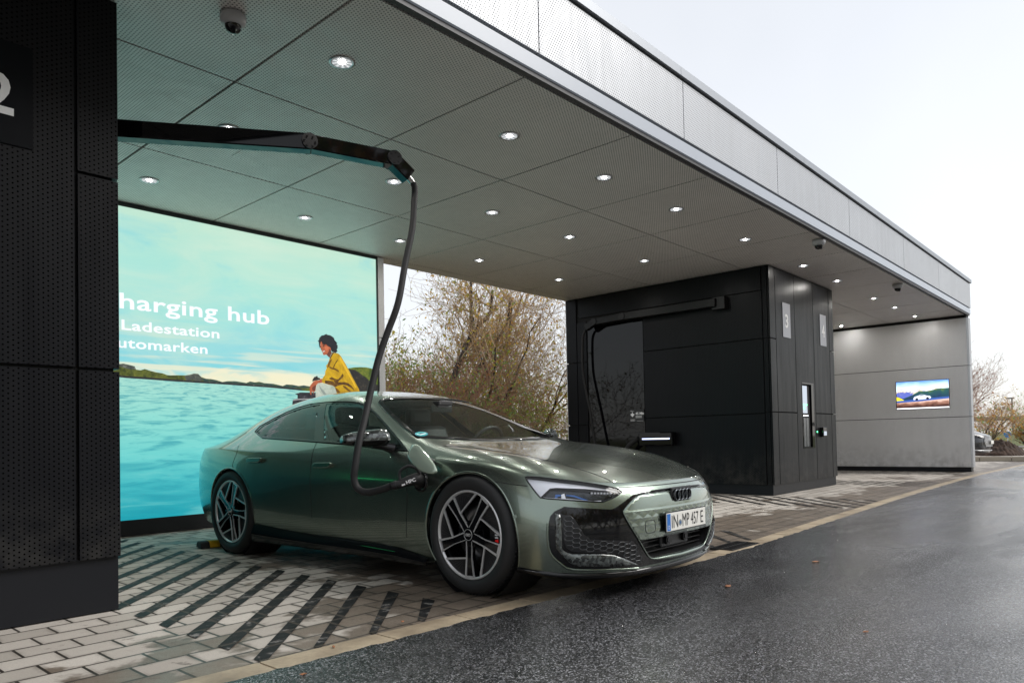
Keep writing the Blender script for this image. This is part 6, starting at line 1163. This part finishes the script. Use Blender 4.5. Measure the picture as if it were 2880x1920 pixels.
# plug
pg = empty('charging_plug', tuple(CM @ L3((-.436, 1.10, .68))), CAR_RZ, 'black charging plug lettered HPC pushed into the side of the green car', 'charging plug')
G = lambda p: L3((p[0] + .436, p[1] - 1.10, p[2] - .68))
b = MB(); b.tube([G(p) for p in spline([(-.452, 1.150, .660), (-.436, 1.13, .664), (-.415, 1.095, .677), (-.395, 1.055, .690), (-.385, 1.02, .693), (-.405, .985, .685), (-.420, .960, .675)], 4)],
    [.024, .025, .026, .027, .027, .027, .028, .029, .031, .032, .034, .035, .036, .037, .038, .039, .040, .040, .041, .041, .042, .043, .044, .044, .044][:25], 16); b.build('plug_body', M_RUBBER, pg)
b = MB(); b.tube([G(p) for p in spline([(-.424, 1.125, .690), (-.433, 1.125, .722), (-.430, 1.12, .750), (-.413, 1.10, .770), (-.394, 1.08, .780), (-.378, 1.06, .774), (-.364, 1.04, .758), (-.355, 1.02, .728)], 3)], .0095, 8); b.build('handle', M_RUBBER, pg)
b = MB(); b.tube([G(p) for p in [(-.466, 1.16, .657), (-.448, 1.145, .661), (-.442, 1.14, .662)]], [.022, .029, .029], 14); b.build('strain_relief', M_BLACK, pg)
ca = Vector(G((-.376, 1.112, .673))); cbv = Vector(G((-.336, 1.078, .690))); dxx = (cbv - ca).normalized(); vd = L3((3.5, 3.0, .1)).normalized(); nn = (vd - dxx * vd.dot(dxx)).normalized(); up_ = nn.cross(dxx)
TM = Matrix(((dxx.x, up_.x, nn.x, ca.x), (dxx.y, up_.y, nn.y, ca.y), (dxx.z, up_.z, nn.z, ca.z), (0, 0, 0, 1)))
tx = text_mesh('HPC', .030, 'lettering', M_WHITE, pg, TM @ Matrix.Translation((-.004, -.004, .006)), .0005, 1.1, .001)
b = MB(); b.box(-.034, -.006, .004, -.012, .004, .0055, M=TM); b.build('plug_mark', M_WHITE, pg)
# the hanging cable
HP = [(3.575, 4.172, 2.874), (3.583, 4.166, 2.83), (3.562, 4.15, 2.73), (3.495, 4.10, 2.494), (3.390, 4.062, 2.21), (3.285, 4.02, 1.911), (3.200, 4.046, 1.682), (3.130, 4.053, 1.505), (3.034, 4.028, 1.255), (2.954, 3.985, 1.084), (2.885, 3.952, .942), (2.837, 3.934, .781), (2.827, 3.934, .701), (2.837, 3.911, .639), (2.858, 3.846, .613), (2.888, 3.739, .63), (2.908, 3.655, .655)]
b = MB(); b.tube(spline(HP, 6), .0235, 14); tag(b.build('charging_cable', M_RUBBER), 'thick black charging cable hanging from the arm and looping to the green car', 'cable')
# wheel stop behind the rear wheel
e = empty('wheel_stop', (3.30, 6.64, 0), -.12, 'black and yellow rubber wheel stop at the rear wheel of the green car', 'wheel stop')
b = MB(); sec = [(-.075, 0), (-.055, .045), (-.03, .058), (.03, .058), (.055, .045), (.075, 0)]; b.prism([(-.24, y, z) for y, z in sec], (.60, 0, 0)); b.build('block', M_RUBBER, e, .008)
for x0 in (-.16, .16):
    b = MB(); b.prism([(x0, y * 1.02, z * 1.02 + .001) for y, z in sec], (.09, 0, 0)); b.build('yellow_band', mat('yellow_reflective', (.75, .42, .01), .45) if not bpy.data.materials.get('yellow_reflective') else bpy.data.materials['yellow_reflective'], e)
# drain grate at the kerb
e = empty('drain_grate', (5.82, 2.76, .003), 0, 'black iron drain grate set in the pale kerb right of the green car', 'drain grate')
b = MB()
for k in range(11): b.box(-.25 + k * .048, -.10, -.004, -.236 + k * .048, .10, .006)
for k in range(3): b.box(-.25, -.10 + k * .092, -.003, .25, -.084 + k * .092, .005)
b.build('bars', M_BLACK, e)
b = MB(); b.box(-.26, -.11, -.004, .26, .11, .0005); b.build('pit', M_DKGAP, e)
# cable holder on the right side of the near box (faces the green car)
e = empty('cable_holder', (1.625, 5.9, .86), 0, 'black cable holder with a green light bar behind the box marked 2', 'cable holder')
b = MB(); b.box(.02, -.33, -.115, .17, .33, .115); b.build('housing', M_GLOSSB, e, .02); b = MB(); b.box(.0, -.2, -.08, .02, .2, .08); b.build('bracket', M_BLACK, e)
b = MB(); b.box(.1705, -.25, -.016, .176, .25, .016); b.build('light_bar', emit('green_light_bar', (.05, 1, .3), 1.3), e)
# fallen leaves on asphalt and paving
M_LEAF = mat('fallen_leaf', (.30, .12, .05), .6); lr = random.Random(11)
lv = [(5.39, 1.94), (4.22, 2.05), (3.62, 1.08), (1.62, 2.62), (1.93, 2.86), (2.42, 2.97)]
for k, (x, y) in enumerate(lv):
    b = MB(); a = lr.uniform(0, 6); s_ = lr.uniform(.010, .018) if k > 1 else .035; pts = []
    for j, (u_, v_) in enumerate(((-1.3, 0), (-.5, .45), (.3, .5), (1, .05), (.4, -.42), (-.4, -.4))): pts.append((x + s_ * (u_ * math.cos(a) - v_ * math.sin(a)), y + s_ * (u_ * math.sin(a) + v_ * math.cos(a)), .006 + .004 * (j % 2)))
    b.prism(pts, (0, 0, .0012)); o = b.build('fallen_leaf', M_LEAF); tag(o, 'small orange fallen leaf on the wet ground in front of the bays', 'leaf', 'fallen leaves on the ground')
# ------------------------------------------------------------------ shrubs and trees behind the station
M_BARK = mat('dark_bark', (.050, .038, .030), .85); M_TWIG = mat('brown_twigs', (.42, .295, .175), .8); M_TWIG2 = mat('red_brown_twigs', (.34, .18, .12), .8)
t = NT(M_BARK); nn = t.noise(t.scale(t.obj(), (8, 8, 2)), 4, 5, .7); t.set(t.b.inputs['Base Color'], t.ramp(nn, [(.35, (.018, .014, .012)), (.6, (.07, .055, .042)), (.75, (.13, .12, .08))]))
def leafm(name, c1, c2):
    m = mat(name, c1, .55); t = NT(m); n = t.noise(t.obj(), 6, 2); t.set(t.b.inputs['Base Color'], t.mix(t.maprange(n, .4, .6), c1, c2))
    tr = t.new('ShaderNodeBsdfTranslucent'); t.set(tr.inputs[0], t.mix(t.maprange(n, .4, .6), c1, c2)); mx = t.new('ShaderNodeMixShader'); mx.inputs[0].default_value = .45
    t.l.new(t.b.outputs[0], mx.inputs[1]); t.l.new(tr.outputs[0], mx.inputs[2]); t.l.new(mx.outputs[0], t.out.inputs[0]); return m
LF = {'green': leafm('green_leaves', (.14, .22, .05), (.30, .34, .07)), 'yellow': leafm('yellow_leaves', (.62, .50, .06), (.40, .40, .06)), 'ochre': leafm('ochre_leaves', (.72, .46, .11), (.56, .30, .08)),
      'pale': leafm('pale_green_leaves', (.30, .42, .16), (.20, .32, .10)), 'rust': leafm('rusty_leaves', (.46, .18, .06), (.38, .20, .07)), 'bright': leafm('bright_grass_leaves', (.36, .52, .08), (.50, .56, .12))}
def shrub(name, loc, h, spread, seed, leaves, nleaf, stems=3, lean=(0, 0), r0=.05, label='', cat='shrub', depth=5, twigm=None, lsize=.045, zmin=.35, group=None, wig=.32, lo=.0, limbs=()):
    rg = random.Random(seed); e = empty(name, loc, 0, label, cat, group); tb = MB(); tw = MB(); tips = []
    def grow(p, d, L, r, dep):
        n = 4 if dep > 1 else 3; pts = [p]; rs = [r]
        for k in range(n):
            d = (d + Vector((rg.gauss(0, wig), rg.gauss(0, wig), rg.gauss(.04, wig * .7))) * .55).normalized(); p = p + d * L / n; pts.append(p); rs.append(r * (1 - .45 * (k + 1) / n))
            if dep <= 2: tips.append((p, d))
            if dep > 0 and k > 0 or (dep > 2):
                for _ in range(rg.choice((1, 1, 1, 2)) if dep > 1 else 1):
                    a = Vector((rg.gauss(0, 1), rg.gauss(0, 1), rg.gauss(0, .7))).normalized(); nd = (d * .75 + a * .75 + Vector((0, 0, .18))).normalized()
                    if dep > 0: grow(p, nd, L * rg.uniform(.55, .78), rs[-1] * rg.uniform(.5, .7), dep - 1)
        (tb if dep >= depth - 1 else tw).tube(pts, [max(q, .0035) for q in rs], 6 if dep >= depth - 1 else 3, caps=False)
    for s_ in range(stems):
        a = rg.uniform(0, 6.28); d = Vector((math.cos(a) * spread * .4 + lean[0], math.sin(a) * spread * .4 + lean[1], 1)).normalized()
        grow(Vector((math.cos(a) * .15, math.sin(a) * .15, 0)), d, h * rg.uniform(.42, .55), r0 * rg.uniform(.7, 1.1), depth)
    for lb_, rl in limbs:
        pts = spline([Vector((x - loc[0], y - loc[1], z - loc[2])) for x, y, z in lb_], 4); n_ = len(pts)
        pts = [p + Vector((rg.gauss(0, .012), rg.gauss(0, .012), 0)) for p in pts]; tb.tube(pts, [rl * (1 - .6 * k / n_) for k in range(n_)], 8, caps=False)
        for k in range(n_ // 3, n_, 2):
            a = Vector((rg.gauss(0, 1), rg.gauss(0, 1), rg.gauss(.5, .5))).normalized(); grow(pts[k], (a + Vector((.2, 0, .4))).normalized(), h * rg.uniform(.10, .2), rl * .28, min(depth - 2, 3))
    tb.build('trunk', M_BARK, e, recalc=False); tw.build('twigs', twigm or M_TWIG, e, recalc=False)
    keys = list(leaves); tot = sum(leaves.values())
    for key in keys:
        lb = MB(); cnt = int(nleaf * leaves[key] / tot)
        for _ in range(cnt):
            p, d = rg.choice(tips)
            if p.z < zmin * h * rg.random() and lo == 0: continue
            p = p + Vector((rg.gauss(0, .07), rg.gauss(0, .07), rg.gauss(0, .06))); a = Vector((rg.gauss(0, 1), rg.gauss(0, 1), rg.gauss(0, 1))).normalized(); c = a.orthogonal().normalized(); s1 = lsize * rg.uniform(.5, 1.2)
            q = a.cross(c); lb.add([p - c * s1, p + q * s1 * .42, p + c * s1, p - q * s1 * .42], [(0, 1, 2, 3)])
        lb.build('foliage', LF[key], e, recalc=False)
    return e
SG_ = 'wild shrubs behind the charging station'
shrub('shrub', (9.5, 11.0, 0), 3.1, 1.2, 1, {'green': 2, 'yellow': 3, 'pale': 3}, 4200, 5, (0, 0), .035, 'leafy green and yellow bramble shrub right beside the picture wall', 'shrub', 4, M_TWIG2, .05, .5)
shrub('shrub', (8.7, 10.6, 0), 2.6, 1.8, 2, {'green': 2, 'pale': 2, 'rust': 2}, 1500, 7, (0, 0), .028, 'low reddish brown bramble thicket behind the car roof', 'shrub', 4, M_TWIG2, .04, 0)
shrub('shrub', (10.4, 11.6, 0), 2.5, 1.8, 12, {'rust': 3, 'ochre': 1, 'pale': 1}, 900, 8, (0, 0), .026, 'dense tangle of bare red brown stems at the foot of the leaning tree', 'shrub', 4, M_TWIG2, .04, 0)
shrub('tree', (10.05, 11.3, 0), 5.4, .6, 3, {'ochre': 2, 'yellow': 2, 'green': 1}, 1300, 0, (.22, .0), .085, 'tree with a dark trunk leaning right and thin ochre leaves mid gap', 'tree', 5, None, .05, .3, limbs=(([(10.05, 11.3, 0), (10.3, 11.3, 1.2), (10.56, 11.3, 1.94), (10.82, 11.3, 2.51), (11.08, 11.3, 2.94), (11.31, 11.3, 3.21), (11.58, 11.3, 3.53), (11.85, 11.3, 3.82), (11.96, 11.3, 4.3)], .085), ([(11.2, 11.3, 3.05), (11.25, 11.3, 3.48), (11.28, 11.3, 3.94), (11.27, 11.3, 4.6)], .05)))
shrub('tree', (10.6, 11.6, 0), 5.6, .8, 5, {'ochre': 3, 'yellow': 2}, 1500, 1, (.30, 0), .07, 'slim multi stemmed tree with sparse orange leaves against the sky', 'tree', 5, None, .05, .3, limbs=(([(10.6, 11.55, 0), (11.0, 11.5, 1.3), (11.24, 11.5, 1.91), (11.48, 11.5, 2.29), (11.75, 11.5, 2.63), (12.21, 11.5, 3.14), (12.66, 11.5, 3.72), (12.8, 11.5, 4.3)], .07), ([(10.7, 11.75, 0), (11.3, 11.8, 1.3), (11.7, 11.8, 1.89), (12.15, 11.8, 2.29), (12.52, 11.8, 2.63), (12.74, 11.8, 2.92), (13.05, 11.8, 3.6), (13.2, 11.8, 4.4)], .06)))
shrub('tree', (13.3, 12.15, 0), 5.4, .8, 15, {'ochre': 3, 'yellow': 1}, 900, 0, (.1, 0), .06, 'upright dark stems with a few orange leaves right of the leaning trunks', 'tree', 5, None, .05, .3, limbs=(([(13.5, 12.2, 0), (13.49, 12.2, 1.6), (13.42, 12.2, 2.25), (13.4, 12.2, 2.9), (13.45, 12.2, 3.42), (13.67, 12.2, 3.97), (14.04, 12.2, 4.6)], .05), ([(12.9, 12.0, 0), (12.7, 12.0, 1.71), (12.79, 12.0, 2.21), (13.03, 12.0, 2.73), (13.01, 12.0, 3.8)], .04)))
shrub('tree', (14.8, 13.2, 0), 5.4, .9, 6, {'ochre': 3, 'yellow': 2, 'rust': 1}, 1700, 3, (.05, 0), .06, 'tree with thin orange leaves next to the far black box', 'tree', 5, None, .055, .2)
shrub('shrub', (13.3, 11.8, 0), 3.0, 1.5, 7, {'bright': 4, 'yellow': 2, 'ochre': 1}, 3000, 6, (0, 0), .03, 'bright yellow green shrub low behind the bare stems', 'shrub', 4, None, .05, 0)
shrub('shrub', (15.6, 12.6, 0), 2.8, 1.6, 8, {'bright': 3, 'ochre': 2, 'rust': 2}, 2600, 6, (0, 0), .03, 'yellow and rust coloured shrub beside the far black box', 'shrub', 4, None, .05, 0)
shrub('shrub', (12.0, 13.4, 0), 3.3, 1.5, 9, {'bright': 3, 'pale': 2, 'ochre': 1}, 2400, 6, (0, 0), .03, 'pale green thicket further back in the gap', 'shrub', 4, None, .055, 0)
shrub('shrub', (11.3, 10.5, 0), 2.1, 1.3, 33, {'bright': 4, 'pale': 3}, 2600, 6, (0, 0), .025, 'bright green bush seen through the windows of the green car', 'shrub', 4, None, .05, 0)
shrub('shrub', (7.9, 12.2, 0), 3.6, 1.4, 10, {'green': 3, 'yellow': 2, 'pale': 1}, 2400, 5, (0, 0), .035, 'dark green shrub hidden behind the edge of the picture wall', 'shrub', 4, None, .05, .2)
shrub('shrub', (10.6, 14.5, 0), 3.2, 1.5, 22, {'pale': 3, 'rust': 1, 'yellow': 1}, 2400, 5, (0, 0), .035, 'light green shrub at the back between the leaning trunks', 'shrub', 4, None, .055, 0)
# ------------------------------------------------------------------ right background, beyond the end wall
P_SUV = paint('anthracite_car_paint', (.012, .013, .016), metal=.3, wet=False)
suv, sb = build_car('parked_car', (29.6, 5.52, 0), -math.pi / 2, 'dark grey car parked beyond the end wall with only its slatted nose showing', P_SUV, hero=False, zs=1.16)
for ax in AX:
    for s in (1, -1): wheel(suv, ax, s, hero=False)
b = MB()
for k in range(9):
    z = .34 + k * .034; pts = on_body([(.80, .60 - .015 * abs(k - 4), z), (.90, .3, z), (.93, 0, z), (.90, -.3, z), (.80, -.60 + .015 * abs(k - 4), z)], (1, 0, 0), .012, .05); b.tube(pts, .007, 5)
b.build('grille_slats', M_ALU, suv)
patch('grille', [(.78, .66, .40), (.82, .58, .64), (.92, 0, .66), (.82, -.58, .64), (.78, -.66, .40), (.84, -.50, .26), (.93, 0, .25), (.84, .50, .26)], (1, 0, 0), .004, M_GLB, suv, .06)
for sg in (1, -1):
    patch('headlight', (lambda q: q if sg > 0 else mirror(q))(HLP), (OBL[0], OBL[1] * sg, OBL[2]), .004, M_GLB, suv, .05)
    b = MB(); b.tube(on_body([(.50, .92 * sg, .24), (.70, .76 * sg, .22), (.88, .3 * sg, .21), (.90, 0, .21)], (1, .5 * sg, 0), .01, .05), .012, 5); b.build('bumper_trim', M_ALU, suv)
b = MB(); b.box(.955, -.24, .40, .965, .24, .50); b.build('licence_plate', bpy.data.materials['plate_white'], suv)
# low block edging, soil heap, rail
e = MB()
for k in range(16): e.box(26.1, 5.2 - k * .82, 0, 26.35, 5.2 - k * .82 + .80, .13)
tag(e.build('edging_wall', mat('beige_concrete_edging', (.34, .30, .24), .8)), 'low beige concrete edging beyond the far paving', 'edging')
M_SOIL = mat('brown_soil', (.07, .035, .02), .95); t = NT(M_SOIL); t.set(t.b.inputs['Base Color'], t.ramp(t.noise(t.obj(), 5, 6, .7), [(.35, (.018, .011, .008)), (.65, (.075, .045, .030))]))
sr = random.Random(8); b = MB(); N_ = 26; vs = []
for i in range(N_):
    for j in range(N_):
        u_, v_ = i / (N_ - 1) * 2 - 1, j / (N_ - 1) * 2 - 1; r_ = math.hypot(u_, v_); vs.append((32.5 + u_ * 1.1, 4.75 + v_ * .85, .02 + .50 * max(0, 1 - r_ ** 1.6) * (1 + sr.uniform(-.18, .18)) + (.03 * sr.random() if r_ < 1 else -.05)))
b.add(vs, [(i * N_ + j, (i + 1) * N_ + j, (i + 1) * N_ + j + 1, i * N_ + j + 1) for i in range(N_ - 1) for j in range(N_ - 1)], 0, False); tag(b.build('soil_heap', M_SOIL), 'heap of dark brown soil beyond the far car', 'soil heap')
e = empty('guard_rail', (36, 3, 0), 0, 'thin pale rail behind the soil heap', 'rail'); b = MB(); b.box(-.03, -14, .22, .03, 4.4, .27); b.build('bar', M_ALU, e)
for k in range(7):
    b = MB(); b.box(-.03, 4 - k * 3, -.05, .03, 4.06 - k * 3, .26); b.build('post', M_ALU, e)
# bridge far off
M_CONC = mat('far_concrete', (.22, .22, .23), .9)
e = empty('road_bridge', (180, 20, 0), 0, 'long grey road bridge on piers in the far distance', 'bridge'); b = MB(); b.box(-3, -90, 2.9, 3, 160, 3.7); b.build('deck', M_CONC, e)
for k in range(9):
    b = MB(); b.box(-.8, -80 + k * 22 + 8.6, -4, .8, -80 + k * 22 + 10.2, 2.9); b.build('pier', M_CONC, e)
e = empty('light_pole', (178, 23.8, 0), 0, 'tall thin grey pole standing right of the floodlight mast', 'pole'); b = MB(); b.cyl((0, 0, -4), (0, 0, 7.2), .22, .14, 8); b.build('shaft', M_CONC, e)
b = MB(); b.box(-.3, -.4, 7.2, .3, .9, 7.5); b.build('lamp_head', M_CONC, e)
e = empty('floodlight_mast', (300, 43.2, 0), 0, 'floodlight mast with a cluster of lamps above the far bridge', 'floodlight mast'); b = MB(); b.cyl((0, 0, -4), (0, 0, 7.6), .3, .2, 8); b.build('shaft', mat('red_white_steel', (.35, .12, .10), .7), e)
for k in range(4):
    b = MB(); b.box(-.5, -2.2 + k * 1.2, 7.5 + .5 * (k % 2), .5, -1.5 + k * 1.2, 8.5 + .5 * (k % 2)); b.build('floodlight', M_CONC, e)
e = empty('road_sign', (60, 8.35, 0), 0, 'small round blue road sign on a thin post right of the end wall', 'road sign'); b = MB(); b.cyl((0, 0, -.5), (0, 0, .45), .03, n=6); b.build('post', M_ALU, e)
b = MB(); b.cyl((-.03, 0, .62), (0, 0, .62), .22, n=20); b.build('sign_face', mat('sign_blue', (.03, .22, .6), .5), e)
GB = 'bare trees and hedges beyond the end wall'
shrub('tree', (36.5, 7.0, 0), 4.6, 1.0, 31, {'rust': 1}, 160, 3, (0, -.12), .07, 'bare reddish tree directly beyond the edge of the end wall', 'tree', 5, M_TWIG2, .05, 0)
for k, (x, y, h, lab) in enumerate(((44, 7.2, 2.6, 'yellow brown hedge plant nearest the end wall'), (48, 5.6, 2.0, 'brown hedge plant left of the distant pole'), (50, 4.2, 2.2, 'green brown hedge plant at the right edge of the picture'), (72, 11.5, 4.6, 'bare grey tree in front of the far bridge'), (85, 10.2, 5.0, 'thin bare tree at the right end of the far bridge'))):
    shrub('shrub' if k < 3 else 'tree', (x, y, -.1), h, 1.6, 40 + k, {'ochre': 2, 'pale': 1 + (k == 2) * 3, 'rust': 1}, 900 if k < 3 else 120, 6 if k < 3 else 3, (0, 0), .04, lab, 'shrub' if k < 3 else 'tree', 4, None, .09, 0)
# ---- unseen trees added behind the camera to darken reflections in paint and glass
tr0 = None; bgr = random.Random(77)
def reflection_tree(loc, h, seed, lab):
    return shrub('tree', loc, h, 1.1, seed, {'green': 3, 'rust': 1, 'ochre': 1}, 2600, 3, (0, 0), .16, lab, 'tree', 4, None, .26, .1, 'unseen trees added behind the camera for dark reflections')
ta = reflection_tree((-14, -15, 0), 9, 61, 'unseen broad tree added behind the camera to darken reflections')
for k in range(9):
    c = copy_tree(ta)
    c.location = (-9 + k * 5.2 + bgr.uniform(-1, 1), -16 + bgr.uniform(-2, 2), 0); c.rotation_euler = (0, 0, bgr.uniform(0, 6)); s = bgr.uniform(.8, 1.15); c.scale = (s * 1.1, s * 1.1, s * (.62 if c.location.x < 9 else .3))

for x, y, s in ((3.2, -14.0, 1.45), (7.6, -15.5, 1.5)):  # unseen tall pair added to darken what the near box and plate reflect
    c = copy_tree(ta); c.location = (x, y, 0); c.rotation_euler = (0, 0, x); c.scale = (s, s, s); c['label'] = 'unseen tall tree added behind the camera to darken plate reflections'
